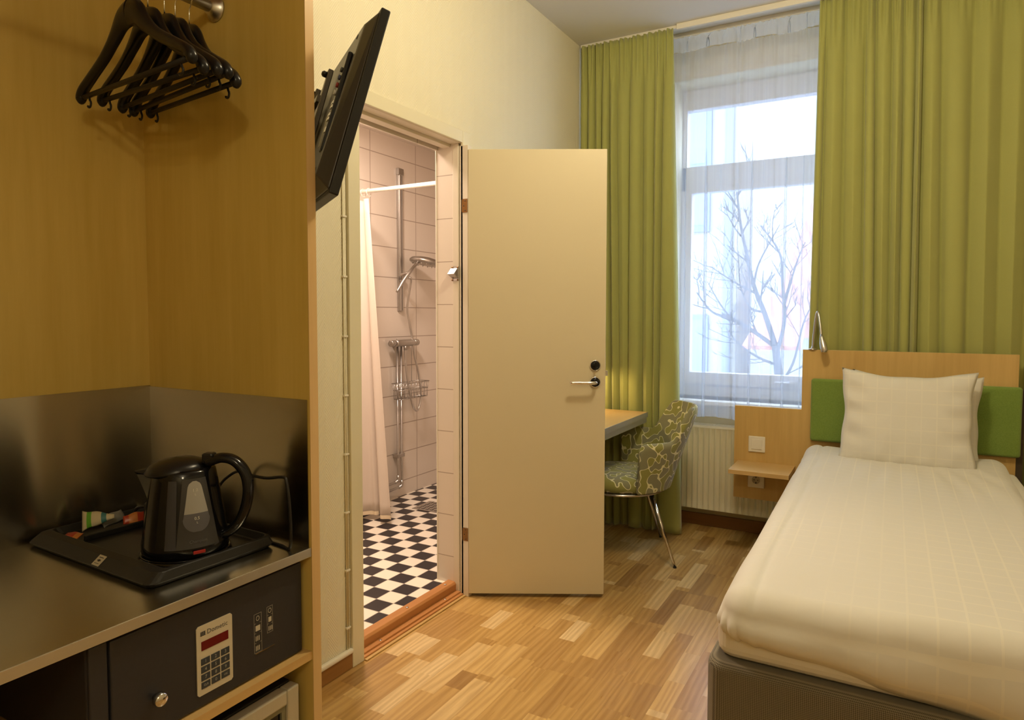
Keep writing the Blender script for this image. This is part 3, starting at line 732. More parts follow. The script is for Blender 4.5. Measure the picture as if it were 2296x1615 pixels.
    # sachets in the back compartment
    def packet(name, loc, rz, L, w0, w1, th, mats, label, tilt=0, group=None, bands=None, roll=62):
        M = Matrix.Translation(loc) @ Matrix.Rotation(radians(rz), 4, 'Z') @ Matrix.Rotation(radians(tilt), 4, 'Y') @ Matrix.Rotation(radians(roll), 4, 'X')
        nu, nv = 14, 12; m = MB(); vs = []; fs = []
        for i in range(nu):
            u = i/(nu-1); w = lerp(w0, w1, u)*(1-.1*sin(u*9))
            tk = th*sin(pi*min(1, u*1.05))**.7 if 0 < u < 1 else .0008
            for k in range(nv):
                a = 2*pi*k/nv; vs.append((lerp(-L/2, L/2, u), w*cos(a)+.001*sin(5*u), max(.0006, tk)*sin(a)))
        for i in range(nu-1):
            for k in range(nv):
                f = (i*nv+k, i*nv+(k+1) % nv, (i+1)*nv+(k+1) % nv, (i+1)*nv+k); fs.append(f)
        m.add(vs, fs, True, M); m.f.append(list(range(nv))); m.sm.append(False); m.mi.append(0); m.f.append([(nu-1)*nv+k for k in range(nv)]); m.sm.append(False); m.mi.append(0)
        if bands:
            for fi in range((nu-1)*nv):
                i = fi//nv; m.mi[fi] = bands[min(len(bands)-1, i*len(bands)//(nu-1))]
        return link(name, m, mats, label=label, cat='sachet', group=group)
    cw = plain('cream_paper', (.62, .55, .38), .5); gg = plain('green_print', (.13, .42, .04), .4); og = plain('orange_foil', (.55, .20, .05), .3)
    rd = plain('red_foil', (.42, .05, .02), .3); gy = plain('grey_foil', (.25, .25, .24), .35); bl = plain('blue_print', (.05, .20, .22), .5)
    g = 'sachets in the tray compartment'
    s1 = packet('sachet', (-1.655, .905, .838), 44, .070, .026, .005, .008, [cw, gg, bl], 'cream and green drink sachet standing in the tray compartment', -8, g, [0, 1, 1, 0, 0, 0, 2, 0, 0, 0])
    packet('sachet', (-1.665, .945, .826), 100, .060, .013, .014, .006, [gy], 'silver grey sachet tucked behind the green one', -8, g)
    packet('sachet', (-1.612, .968, .826), 70, .050, .010, .022, .006, [rd, og], 'orange and red foil sachet beside the black mug', 4, g, [0, 1, 1, 0, 0])
    packet('sachet', (-1.640, .838, .818), 20, .040, .010, .013, .005, [rd, og], 'small crumpled red and gold sachet at the near end of the tray', 0, g, [0, 0, 1], 20)
    t = thing('black_mug', (-1.560, 1.005, .808), label='black upturned mug behind the kettle on the tray', cat='mug')
    link('body', MB().lathe([(0, 0), (.040, 0), (.041, .004), (.038, .058), (.030, .066), (0, .067)], 32, Matrix.Translation((-1.560, 1.005, .808))), M_BLACK, t)
    link('ear', MB().tube(catmull([(-1.597, .990, .855), (-1.620, .980, .850), (-1.625, .978, .835), (-1.612, .983, .822), (-1.598, .990, .822)], 5), .004, 8), M_BLACK, t)
kettle_set()

# ------------------------------------------------------------------ safe + fridge
def safe():
    x0, x1, y0, y1, z0, z1 = -1.60, -1.162, .612, 1.083, .5565, .768
    t = thing('hotel_safe', ((x0+x1)/2, (y0+y1)/2, z0), label='dark navy steel safe with number keypad on the wardrobe shelf', cat='safe')
    link('cabinet', MB().box(x0, x1-.008, y0, y1, z0, z1), M_NAVY, t, bevel=.004)
    dr = link('safe_door', MB().box(x1-.008, x1, y0+.036, y1-.002, z0+.003, z1-.003), M_NAVY, t, bevel=.003)
    link('frame_edge', MB().box(x1-.008, x1-.001, y0+.001, y0+.032, z0+.001, z1-.001), M_NAVY, t, bevel=.002)
    Mk = Matrix.Translation((x1, .727, .628)) @ Matrix.Rotation(radians(90), 4, 'Y')
    link('knob', MB().lathe([(0, 0), (.006, 0), (.006, .008), (.0125, .011), (.0125, .020), (.010, .023), (0, .0235)], 24, Mk), M_CHROME, dr)
    pl = plain('keypad_plate', (.56, .50, .38), .45)
    P = MB(); py0, py1, pz0, pz1 = .812, .893, .583, .722
    c = [(py0+.004, pz0), (py1-.004, pz0), (py1, pz0+.004), (py1, pz1-.004), (py1-.004, pz1), (py0+.004, pz1), (py0, pz1-.004), (py0, pz0+.004)]
    kp = link('keypad', P.prism(c, x1, x1+.002, axis='X'), pl, dr)
    xf = x1+.0022
    link('display', MB().box(x1+.001, xf+.0006, py0+.010, py1-.010, .672, .690), plain('red_display', (.13, .006, .008), .2), kp)
    F = lambda y, z, e=0: Matrix(((0, 0, 1, xf+e), (1, 0, 0, y), (0, 1, 0, z), (0, 0, 0, 1)))
    ink = plain('dark_ink', (.05, .05, .06), .5)
    lg = MB()
    for i in range(3):
        lg.box(-.0052+i*.0038, -.0028+i*.0038, -.004, .004, 0, .0002, M=F(.826, .7055)); lg.box(-.0055, .0055, -.0035+i*.0033, -.0022+i*.0033, 0, .0002, M=F(.826, .7055))
    link('logo', lg, ink, kp)
    text('lettering', 'Dometic', .0135, kp, ink, F(.8585, .7055), .0001)
    keym = plain('key_blue_grey', (.035, .045, .060), .3); num = plain('key_print', (.35, .34, .30), .5)
    labs = ['1', '2', '3', '4', '5', '6', '7', '8', '9', 'CLR', '0', 'OK']
    for r in range(4):
        for c_ in range(3):
            y = py0+.0085+c_*.0225; z = .656-r*.0158
            k = link('key', MB().box(x1+.001, xf+.0008, y, y+.0195, z-.0130, z), keym, kp, bevel=.0004)
            L = labs[r*3+c_]
            text('digit', L, .0095 if len(L) == 1 else .006, k, num, F(y+.0098, z-.0065, .0009), .0001)
    # pictogram instructions
    gm = plain('pictogram_print', (.26, .24, .20), .5); gb = plain('pictogram_bright', (.50, .46, .36), .5)
    for (ya, yb, za, zb, n) in ((.948, .968, .609, .694, 4), (.982, .998, .640, .698, 3)):
        m = MB(); w = .0009; x = x1+.0002
        m.box(x1, x, ya, ya+w, za, zb).box(x1, x, yb-w, yb, za, zb).box(x1, x, ya, yb, za, za+w).box(x1, x, ya, yb, zb-w, zb)
        h = (zb-za)/n
        for k in range(1, n): m.box(x1, x, ya, ya+.005, za+k*h, za+k*h+w).box(x1, x, yb-.005, yb, za+k*h, za+k*h+w)
        link('pictogram_strip', m, gm, dr)
        b = MB()
        for k in range(n):
            z = za+k*h+h*.22
            if k in (n-2,): b.box(x1, x, ya+.004, yb-.004, z, z+h*.55)
            elif k == n-1:
                b.tube([(x1, (ya+yb)/2+.004*cos(q), z+h*.28+.005*sin(q)) for q in [i*pi/5 for i in range(10)]], .0006, 4, closed=True)
            else:
                for q in range(3): b.box(x1, x, ya+.004+q*.004, ya+.006+q*.004, z, z+h*.5)
        link('pictogram', b, gb, dr)
    link('chrome_line', MB().box(x1, x1+.0015, .950, 1.0, .6075, .6095), M_CHROME, dr)
    # minibar fridge below
    fx = -1.158
    t = thing('minibar_fridge', (-1.42, .85, .0), label='silver-framed minibar fridge on the floor under the wardrobe shelf', cat='fridge')
    link('cabinet', MB().box(-1.70, fx-.03, .60, 1.066, .012, .492), M_BLACKM, t, bevel=.004)
    fr = MB(); a, b, z0, z1 = .60, 1.066, .02, .490; w = .034
    fr.box(fx-.028, fx, a, a+w, z0, z1).box(fx-.028, fx, b-w, b, z0, z1).box(fx-.028, fx, a+w, b-w, z1-w, z1).box(fx-.028, fx, a+w, b-w, z0, z0+w)
    d = link('fridge_door', fr, plain('champagne_frame', (.50, .47, .38), .32, .3), t, bevel=.004)
    link('door_glass', MB().box(fx-.02, fx-.012, a+w, b-w, z0+w, z1-w), M_BLACKG, d)
    link('inner_trim', MB().box(fx-.012, fx-.006, b-w-.012, b-w, z0+w, z1-w).box(fx-.012, fx-.006, a+w, b-w-.012, z1-w-.012, z1-w), plain('inner_grey_trim', (.20, .19, .12), .4), d)
safe()

# ------------------------------------------------------------------ television on swivel mount
def tv():
    h = Vector((-sin(radians(56)), cos(radians(56)), 0)); nrm = Vector((cos(radians(56)), sin(radians(56)), 0))
    tl = radians(16.2)
    upv = (Vector((0, 0, 1))*cos(tl)+nrm*sin(tl)); nf = (nrm*cos(tl)-Vector((0, 0, 1))*sin(tl))
    B = Vector((-1.083, 1.130, 1.594))            # bottom corner of the screen face, free side
    M = Matrix((h, upv, nf)).transposed().to_4x4(); M.translation = B   # x: away, y: up the screen, z: out of the screen
    Wd, Hh, th = .725, .445, .022
    c = B+h*Wd/2+upv*Hh/2
    t = thing('wall_television', c, label='black flat-screen television tilted out from the wall, seen from behind', cat='television')
    ed = MB().box(0, Wd, 0, Hh, -th, 0, M=M)
    link('bezel', ed, M_BLACKM, t, bevel=.003)
    link('screen', MB().box(.018, Wd-.018, .022, Hh-.018, 0, .0008, M=M), M_BLACKG, t)
    # rear cover, chamfered shell
    x0, x1, y0, y1, d = .006, Wd-.006, .008, Hh-.008, -.055
    vs = [(x0, y0, -th), (x1, y0, -th), (x1, y1, -th), (x0, y1, -th), (x0+.035, y0+.02, d), (x1-.035, y0+.02, d), (x1-.05, y1-.07, d), (x0+.05, y1-.07, d)]
    vs[4:] = [(x0+.030, y0+.03, d), (x1-.03, y0+.03, d), (x1-.03, y1-.03, d+.012), (x0+.030, y1-.03, d+.012)]
    back = link('rear_cover', MB().add(vs, [(0, 1, 2, 3), (4, 7, 6, 5), (0, 4, 5, 1), (1, 5, 6, 2), (2, 6, 7, 3), (3, 7, 4, 0)], False, M), plain('rear_shell', (.045, .042, .038), .38), t, bevel=.004)
    p = MB().box(.062, .088, .10, .345, d-.002, d+.010, M=M)
    pn = link('port_recess', p, M_BLACK, back, bevel=.004)
    silver = M_SATIN
    for k, y in enumerate((.175, .205)):
        link('socket', MB().box(.066, .086, y, y+.007, d-.004, d, M=M).box(.066, .086, y+.010, y+.017, d-.004, d, M=M), silver, pn)
    link('socket', MB().box(.066, .080, .145, .158, d-.0035, d, M=M), M_SATIN, pn)
    for k, (y, cc) in enumerate(((.243, (.5, .5, .5)), (.262, (.25, .02, .02)), (.281, (.04, .05, .12)), (.30, (.05, .05, .05)))):
        link('round_socket', MB().lathe([(0, 0), (.006, 0), (.006, .006), (.003, .006), (.003, .003), (0, .003)], 14, M @ Matrix.Translation((.075, y, d-.001)) @ Matrix.Rotation(pi, 4, 'X')), plain('socket_%d' % k, cc, .4), pn)
    link('rating_label', MB().box(.10, .125, .12, .20, d-.0008, d, M=M), plain('label_grey', (.30, .28, .20), .5), back)
    link('screw_hole', MB().lathe([(0, 0), (.006, 0), (.006, .001), (0, .001)], 14, M @ Matrix.Translation((.06, .382, d+.008)) @ Matrix.Rotation(pi, 4, 'X')), M_DARK, back)
    # mount
    mt = plain('mount_steel', (.10, .09, .08), .35, .8)
    m = MB()
    for x in (.26, .43):
        m.box(x-.012, x+.012, .09, .36, d-.014, d-.001, M=M)
    m.box(.26, .43, .16, .18, d-.022, d-.010, M=M).box(.26, .43, .27, .29, d-.022, d-.010, M=M)
    br = link('mount_bracket', m, mt, t, bevel=.002)
    b = MB()
    for x in (.26, .43):
        for y in (.105, .345): b.lathe([(0, 0), (.008, 0), (.008, .010), (.004, .014), (0, .014)], 12, M @ Matrix.Translation((x, y, d-.013)) @ Matrix.Rotation(pi, 4, 'X'))
    link('bolts', b, M_BLACK, br, kind='stuff')
    pc = M @ Vector((.345, .225, d-.03)); wp = Vector((XL+.012, 1.50, pc.z))
    link('mount_arm', MB().tube([pc+Vector((.02, .02, 0)), (pc+wp)/2+Vector((0, -.03, 0)), wp], .018, 12, rx=.030), mt, t)
    link('wall_plate', MB().box(XL, XL+.012, 1.44, 1.56, pc.z-.10, pc.z+.10), mt, t, bevel=.003)
    P = catmull([M @ Vector((.075, .06, d-.002)), M @ Vector((.14, .03, d-.03)), M @ Vector((.25, .05, d-.06)), wp+Vector((.05, 0, -.12)), wp+Vector((0, 0, -.10))], 6)
    link('cable', MB().tube(P, .0035, 8), M_BLACKM, t)
tv()

# ------------------------------------------------------------------ curtains
def drape(name, mat, xs_t, xs_b, amp_t, amp_b, y_t, y_b, z0, z1, parent=None, nz=40, per=14, sharp=.55, lean=.35, head=.09, pleats=1, thick=.0015, soft=99, **kw):
    """xs_*: crevice positions along the rail (top / bottom); amp per fold; deeper folds cast the dark lines"""
    n = len(xs_t)-1; m = MB()
    def fn(u, v):   # v=0 top
        f = u*n; k = min(n-1, int(f)); fr = f-k
        t = sst(v*1.15)
        xa = lerp(xs_t[k], xs_b[k], v); xb = lerp(xs_t[k+1], xs_b[k+1], v)
        A = lerp(amp_t, amp_b[k % len(amp_b)], sst(min(1, v*3.0+.15)))
        s = sin(pi*fr)
        bulge = s**(sharp if k < soft else 1.15)
        dirn = 1 if (k % 3) else -1
        x = lerp(xa, xb, fr)+dirn*lean*(xb-xa)*.32*sin(2*pi*fr)*bulge*min(1, v*2.5)
        y = lerp(y_t, y_b, v)-A*bulge
        z = lerp(z1, z0, v)
        w = max(0, 1-v/head)
        if w > 0:
            y += .011*w**.6*sin(x*2*pi/.030+sin(x*31)*1.4)
        y += .004*sin(v*7+k*1.9)*v
        z += .006*cos(f*2.1)*(1 if v > .98 else 0)
        return (x, y, z)
    m.grid(lambda u, v: fn(u, v), n*per+1, nz)
    return link(name, m, mat, parent, solid=thick, **kw)
def curtains():
    Lt = [-1.742, -1.690, -1.646, -1.598, -1.548, -1.507, -1.417, -1.335, -1.263, -1.210, -1.154]
    Lb = [-1.735, -1.680, -1.615, -1.565, -1.520, -1.470, -1.415, -1.330, -1.263, -1.235, -1.080]
    t = thing('left_curtain', (-1.42, 3.95, .01), label='floor-length green pleated curtain left of the window behind the desk', cat='curtain', group=None)
    drape('curtain_cloth', M_CURT, Lt, Lb, .020, [.035, .055, .045, .06, .05, .03, .055], 3.955, 4.010, .012, 2.995, t, nz=70)
    Rt = [-.376, -.342, -.253, -.161, -.116, -.040, .010, .065, .094, .168, .300, .42, .54, .68, .80, .90]
    Rb = [-.405, -.355, -.230, -.120, -.065, -.002, .040, .083, .118, .232, .330, .450, .540, .68, .80, .90]
    t = thing('right_curtain', (.2, 3.97, .01), label='wide green pleated curtain hanging behind the headboard', cat='curtain')
    drape('curtain_cloth', M_CURT, Rt, Rb, .020, [.045, .055, .05, .05, .045, .05, .035, .06, .05, .045, .05, .04], 3.965, 3.990, .012, 2.995, t, nz=70, soft=9)
    # sheer
    t = thing('sheer_curtain', (-.7, 4.08, .72), label='translucent white voile curtain hanging in front of the window', cat='curtain')
    Sx = [-1.26, -1.145, -1.063, -.906, -.818, -.780, -.665, -.60, -.481, -.42, -.30, -.2, -.08, .06]
    drape('voile', M_SHEER, Sx, Sx, .010, [.010, .014, .008, .016], 4.085, 4.10, .715, 2.90, t, nz=24, per=8, sharp=1.0, lean=.9, head=.02, thick=0)
    drape('heading_tape', M_SHEERT, Sx, Sx, .010, [.012], 4.084, 4.085, 2.90, 2.985, t, nz=4, per=8, sharp=1.0, lean=.9, head=.02, thick=0)
    tag(link('curtain_rail', MB().box(XL+.01, XR-.01, 3.945, 3.975, 2.992, ZC).box(XL+.01, XR-.01, 4.07, 4.10, 2.985, ZC).box(-1.13, XR-.02, 3.925, 3.947, 2.978, ZC), M_TRIMW, bevel=.002), 'long cream curtain rail fixed along the ceiling over the window', 'curtain rail')
curtains()

# ------------------------------------------------------------------ radiator
def radiator():
    x0, x1, z0, z1, yf, yb = -1.20, -.12, .135, .655, 4.150, 4.245
    t = thing('radiator', ((x0+x1)/2, 4.2, z0), label='cream ribbed panel radiator under the window', cat='radiator')
    m = MB(); pit = .0335
    def fn(u, v):
        x = lerp(x0, x1, u); z = lerp(z0+.0, z1-.012, v)
        ph = (x/pit) % 1.0
        k = 1-abs(2*ph-1); gro = sst((k-.55)/.3)*(1 if True else 0)
        e = min(z-z0, z1-.012-z); fade = sst((e-.012)/.018)
        return (x, yf+.010*(1-gro)*fade*1.0, z)
    m.grid(fn, int((x1-x0)/pit*10), 28)
    m.box(x0, x1, yf+.0105, yf+.018, z0, z1-.013)
    link('front_panel', m, M_RAD, t)
    link('back_panel', MB().box(x0+.01, x1-.01, yb-.015, yb-.005, z0+.01, z1-.02), M_RAD, t)
    link('side_cover', MB().box(x0-.004, x0, yf, yb-.004, z0+.01, z1-.004), M_RAD, t, bevel=.001)
    link('side_cover', MB().box(x1, x1+.004, yf, yb-.004, z0+.01, z1-.004), M_RAD, t, bevel=.001)
    g = MB(); g.box(x0, x1, yf-.001, yf+.014, z1-.014, z1).box(x0, x1, yb-.016, yb-.004, z1-.014, z1)
    k = 0; x = x0
    while x < x1:
        g.box(x, x+.012, yf+.014, yb-.016, z1-.010, z1-.002); x += .125
    g.box(x0, x1, 4.178, 4.184, z1-.010, z1-.002); g.box(x0, x1, 4.203, 4.209, z1-.010, z1-.002)
    link('top_grille', g, M_WHITEP, t)
    link('wall_bracket', MB().box(-1.0, -.97, yb-.006, YW, .2, .6).box(-.35, -.32, yb-.006, YW, .2, .6), M_RAD, t)
radiator()

# ------------------------------------------------------------------ desk + chair + desk lamp
def desk():
    t = thing('writing_desk', (-1.5, 3.45, 0), label='maple topped desk with aluminium edge behind the open bathroom door', cat='desk')
    x0, x1, y0, y1, z = XL+.002, -1.263, 2.98, 3.897, .750
    link('desktop', MB().box(x0, x1-.003, y0, y1, z-.030, z), M_MAPLE_Y, t)
    link('edge_trim', MB().box(x1-.003, x1, y0, y1, z-.030, z+.0005), M_ALU, t, bevel=.0006)
    link('apron', MB().box(x1-.020, x1-.006, y0+.01, y1-.006, z-.062, z-.030), M_ALU, t)
    link('end_apron', MB().box(x0+.02, x1-.02, y1-.020, y1-.006, z-.062, z-.030), M_ALU, t)
    for (x, y) in ((-1.70, 3.03), (-1.70, 3.85)):
        link('leg', MB().box(x-.018, x+.018, y-.018, y+.018, 0, z-.03), M_ALU, t, bevel=.002)
    t = thing('desk_lamp', (-1.53, 3.76, z), label='small black desk lamp with a lit shade standing on the desk corner', cat='lamp')
    link('base', MB().lathe([(0, 0), (.075, 0), (.075, .006), (.03, .012), (0, .014)], 28, Matrix.Translation((-1.60, 3.745, z))), M_BLACK, t)
    link('stem', MB().tube(catmull([(-1.60, 3.745, z+.01), (-1.63, 3.745, z+.14), (-1.625, 3.745, z+.24), (-1.58, 3.745, z+.30)], 5), .006, 10), M_BLACK, t)
    link('lamp_shade', MB().lathe([(.022, .05), (.028, .05), (.062, -.03), (.060, -.03), (.024, .046)], 28, Matrix.Translation((-1.57, 3.745, z+.27))), M_BLACK, t)
    l = light('desk_lamp_bulb', 'POINT', (-1.57, 3.745, z+.25), 2.6, (1.0, .68, .32), .02)
    # chair
    cx, cy = -1.31, 3.56; az = atan2(.491, .871)   # back of chair points along +x local
    t = thing('upholstered_chair', (cx, cy, 0), (0, 0, az), label='tub chair in green squiggle-pattern fabric with thin metal legs at the desk', cat='chair')
    zr = .385
    seat = MB().lathe([(0, zr), (.225, zr), (.238, zr+.010), (.242, zr+.035), (.236, zr+.062), (.205, zr+.082), (.12, zr+.090), (0, zr+.092)], 56)
    link('seat', seat, M_SQUIG, t, world=False)
    A = radians(80)
    def prof(a):   # top height by angle from back centre
        k = abs(a)/A
        return lerp(.836, .662, sst((k-.33)/.24)) if k < .9 else .662-.035*((k-.9)/.1)**2
    def shell(off):
        def fn(u, v):
            a = lerp(-A, A, u); top = prof(a); z = lerp(zr+.006, top, v)
            hgt = (z-zr)/.47
            lean_ = lerp(.165, .055, sst(abs(a)/radians(100)))
            r = .243+lean_*hgt**1.05+off*(1-.0*v)
            if v > .93: r -= off*.5*((v-.93)/.07)
            return (r*cos(a), r*sin(a), z)
        return fn
    m = MB(); nu, nv = 80, 22
    fo, fi = shell(.032), shell(0)
    vo = [fo(i/(nu-1), j/(nv-1)) for i in range(nu) for j in range(nv)]; vi = [fi(i/(nu-1), j/(nv-1)) for i in range(nu) for j in range(nv)]
    off = len(vo); fs = []
    for i in range(nu-1):
        for j in range(nv-1):
            a = i*nv+j; fs.append((a, a+nv, a+nv+1, a+1)); fs.append((off+a, off+a+1, off+a+nv+1, off+a+nv))
        a = i*nv+nv-1; fs.append((a, a+nv, off+a+nv, off+a)); a = i*nv; fs.append((a, off+a, off+a+nv, a+nv))
    for j in range(nv-1):
        a = j; fs.append((a, a+1, off+a+1, off+a)); a = (nu-1)*nv+j; fs.append((a, off+a, off+a+1, a+1))
    m.add(vo+vi, fs, True)
    link('backrest', m, M_SQUIG, t, world=False, bevel=.008, bseg=3)
    link('seat_ring', MB().tube([(.243*cos(a), .243*sin(a), zr-.006) for a in [i*2*pi/64 for i in range(64)]], .0065, 10, closed=True), M_CHROME, t, world=False)
    link('seat_plate', MB().lathe([(0, zr-.012), (.225, zr-.012), (.225, zr), (0, zr)], 40), M_BLACKM, t, world=False)
    inv = Matrix.Rotation(-az, 4, 'Z')
    for p in ((-.966, 3.458), (-1.179, 3.902)):
        q = inv @ Vector((p[0]-cx, p[1]-cy, 0)); d = q.normalized()
        link('leg', MB().tube([d*.20+Vector((0, 0, zr-.006)), q+Vector((0, 0, .004))], [.0125, .008], 12), M_CHROME, t, world=False)
        link('foot', MB().lathe([(0, 0), (.009, 0), (.009, .008), (0, .009)], 12, Matrix.Translation(q)), M_BLACKM, t, world=False)
    for a in (radians(138), radians(222)):
        d = Vector((cos(a), sin(a), 0))
        link('leg', MB().tube([d*.20+Vector((0, 0, zr-.006)), d*.27+Vector((0, 0, .004))], [.0125, .008], 12), M_CHROME, t, world=False)
desk()

# ------------------------------------------------------------------ bed
def bed():
    bx0, bx1, by0, by1 = -.412, .515, 1.765, 3.835
    t = thing('bed', (.05, 2.8, 0), label='single box-spring bed with grey-brown woven fabric base', cat='bed')
    def rbox(x0, x1, y0, y1, z0, z1, r, seg=7):
        pts = []
        for cx, cy, a0 in ((x1-r, y1-r, 0), (x0+r, y1-r, 90), (x0+r, y0+r, 180), (x1-r, y0+r, 270)):
            for k in range(seg+1):
                a = radians(a0+90*k/seg); pts.append((cx+r*cos(a), cy+r*sin(a)))
        return MB().prism(pts, z0, z1, axis='Z')
    link('box_base', rbox(bx0, bx1, by0, by1, .10, .420, .055), M_BEDB, t, bevel=.022, bseg=4)
    link('mattress', rbox(bx0+.02, bx1-.02, by0+.03, by1, .420, .555, .05), plain('white_mattress', (.7, .66, .58), .8), t, bevel=.03, bseg=4)
    for x in (bx0+.08, bx1-.08):
        for y in (by0+.1, by1-.1):
            link('leg', MB().lathe([(0, 0), (.025, 0), (.03, .10), (0, .10)], 16, Matrix.Translation((x, y, 0))), M_BLACKM, t)
    # duvet: draped shell
    dx0, dx1, dy0, dy1 = -.375, .47, 1.775, 3.80
    R = .060
    def top(x, y):
        z = lerp(.617, .650, (y-1.8)/2.0)
        z += .020*sst((y-3.55)/.2)*(abs((x-.05)/.42)**2)
        z += .012*noise.noise(Vector((x*3.0, y*1.1, 2.3)))
        # creases fanning from the pillow
        a = atan2(x-.06, 4.6-y)
        z += .0055*sin(a*95+2*noise.noise(Vector((x*2, y*2, 0))))*sst((y-2.2)/1.4)*sst((3.75-y)/.5)*(.5+.5*noise.noise(Vector((x*5, 1, 1))))
        z += .006*sin((y-1.8)*9+x*3.5)*sst((2.35-y)/.5)
        z -= .007*math.exp(-((x+.292-.006*sin(y*5))/.009)**2)
        return z
    def drop(x, y):   # hem length on each side
        if y < dy0+.02: return lerp(.085, .155, sst((x+.40)/.9)) if x < .55 else .155
        return .050 if x < 0 else .12
    xs = []; nxt, nyt = 74, 110; ring = 14
    def pt(a, b):
        # a,b in [-1-e, 1+e] arc coordinates; outside |1| hangs down
        e = 1.0
        ca = max(-1, min(1, a)); cb = max(-1, min(1, b))
        x = lerp(dx0+R, dx1-R, (ca+1)/2); y = lerp(dy0+R, dy1-R, (cb+1)/2)
        qx = (a-ca); qy = (b-cb); q = sqrt(qx*qx+qy*qy)
        z = top(x, y)
        if q > 0:
            d = Vector((qx, qy, 0))/q
            foot = sst(max(0, -d.y)*1.2)
            side = .052 if d.x < 0 else .11
            hem = lerp(.075, .160, sst((x+.36)/.75))
            if b > 1: hem = .05; foot = 1
            L = lerp(side, hem, foot)*1.0
            s = q/.2*(R*pi/2+L)   # q max .2
            if s < R*pi/2:
                an = s/R; x += d.x*R*sin(an); y += d.y*R*sin(an); z -= R*(1-cos(an))
            else:
                s2 = s-R*pi/2; k = s2/max(L, .001)
                tuck = .030*sst((k-.55)/.45)
                bul = .012*sin(pi*k)
                wv = .006*sin(x*23+y*17+1)+.006*noise.noise(Vector((x*6, y*6, 5)))
                if d.x < -.15 and d.y < -.15: wv += .009*sin(atan2(d.y, d.x)*15)
                x += d.x*(R+bul-tuck+wv*k); y += d.y*(R+bul-tuck+wv*k); z -= R+s2
        return (x, y, z)
    def axis(n):
        o = [-1.2+.2*i/ring for i in range(ring)]; i_ = [lerp(-1, 1, k/(n-1)) for k in range(n)]; p = [1+.2*(i+1)/ring for i in range(ring)]
        return o+i_+p
    ax, ay = axis(nxt), axis(nyt)
    vs = []
    for a in ax:
        for b in ay:
            qx = a-max(-1, min(1, a)); qy = b-max(-1, min(1, b))
            m_ = max(abs(qx), abs(qy)); q = sqrt(qx*qx+qy*qy)
            if q > 1e-9: qx, qy = qx/q*m_, qy/q*m_
            vs.append(pt(max(-1, min(1, a))+qx, max(-1, min(1, b))+qy))
    n2 = len(ay); fs = []
    for i in range(len(ax)-1):
        for j in range(n2-1): fs.append((i*n2+j, (i+1)*n2+j, (i+1)*n2+j+1, i*n2+j+1))
    m = MB().add(vs, fs, True)
    # rim tucked under
    tag(link('duvet', m, M_DUVET, solid=.010), 'white woven-check duvet spread over the bed', 'duvet')
    # sheet peeking at the right head corner
    tag(link('bed_sheet', MB().box(.40, .52, 3.3, 3.83, .50, .600), M_DUVET, bevel=.03, bseg=4), 'white under-sheet showing at the right of the duvet by the headboard', 'sheet')
    # pillows: shaped cushion leaning on the headboard
    def pillow(name, cx, cz, w, h, th, y0, lean, rz, label, seed):
        M = Matrix.Translation((cx, y0, cz)) @ Matrix.Rotation(radians(rz), 4, 'Y') @ Matrix.Rotation(radians(-lean), 4, 'X')
        nu, nv = 44, 34; m = MB()
        def outline(u, v):
            # u,v in -1..1 ; concave sides, pointed corners
            x = u*(w/2)*(1-.075*(1-v*v)); z = v*(h/2)*(1-(.17 if v > 0 else -.05)*(1-u*u)*abs(v)); return x, z
        def side(sg):
            def fn(a, b):
                u = 2*a-1; v = 2*b-1; x, z = outline(u, v)
                k = ((1-abs(u)**2.6)*(1-abs(v)**2.6))
                d = th/2*max(0, k)**.55
                d += .006*noise.noise(Vector((u*2.1+seed, v*2.1, sg)))*k**.3
                cr = .010*sst((abs(u)-.45)/.5)*sin(v*13+u*4+seed)*(1-abs(v)**4)
                cr += .007*sst((abs(v)-.55)/.4)*sin(u*17+seed*2)*(1-abs(u)**4)
                return (x+.0035*sin(v*7+seed)*abs(u)**6, sg*(d+cr*min(1, k*3)), z+.002*sin(u*9+seed)*abs(v)**6)
            return fn
        m.grid(side(-1), nu, nv, M=M); m.grid(side(1), nu, nv, M=M)
        b = link(name, m, M_PILLOW, label=label, cat='pillow', group='pillows on the bed')
        bm = bmesh.new(); bm.from_mesh(b.data); bmesh.ops.remove_doubles(bm, verts=bm.verts, dist=.0006); bmesh.ops.recalc_face_normals(bm, faces=bm.faces); bm.to_mesh(bm_t := b.data); bm.free()
        for p in b.data.polygons: p.use_smooth = True
        # a flange seam
        return b
    pillow('pillow', .100, .845, .545, .425, .10, 3.738, 10, 1.5, 'white pillow leaning behind the front pillow against the headboard', 3.1)
    pillow('pillow', .062, .858, .555, .448, .12, 3.618, 13, .3, 'front white check pillow propped upright at the head of the bed', 1.2)
bed()

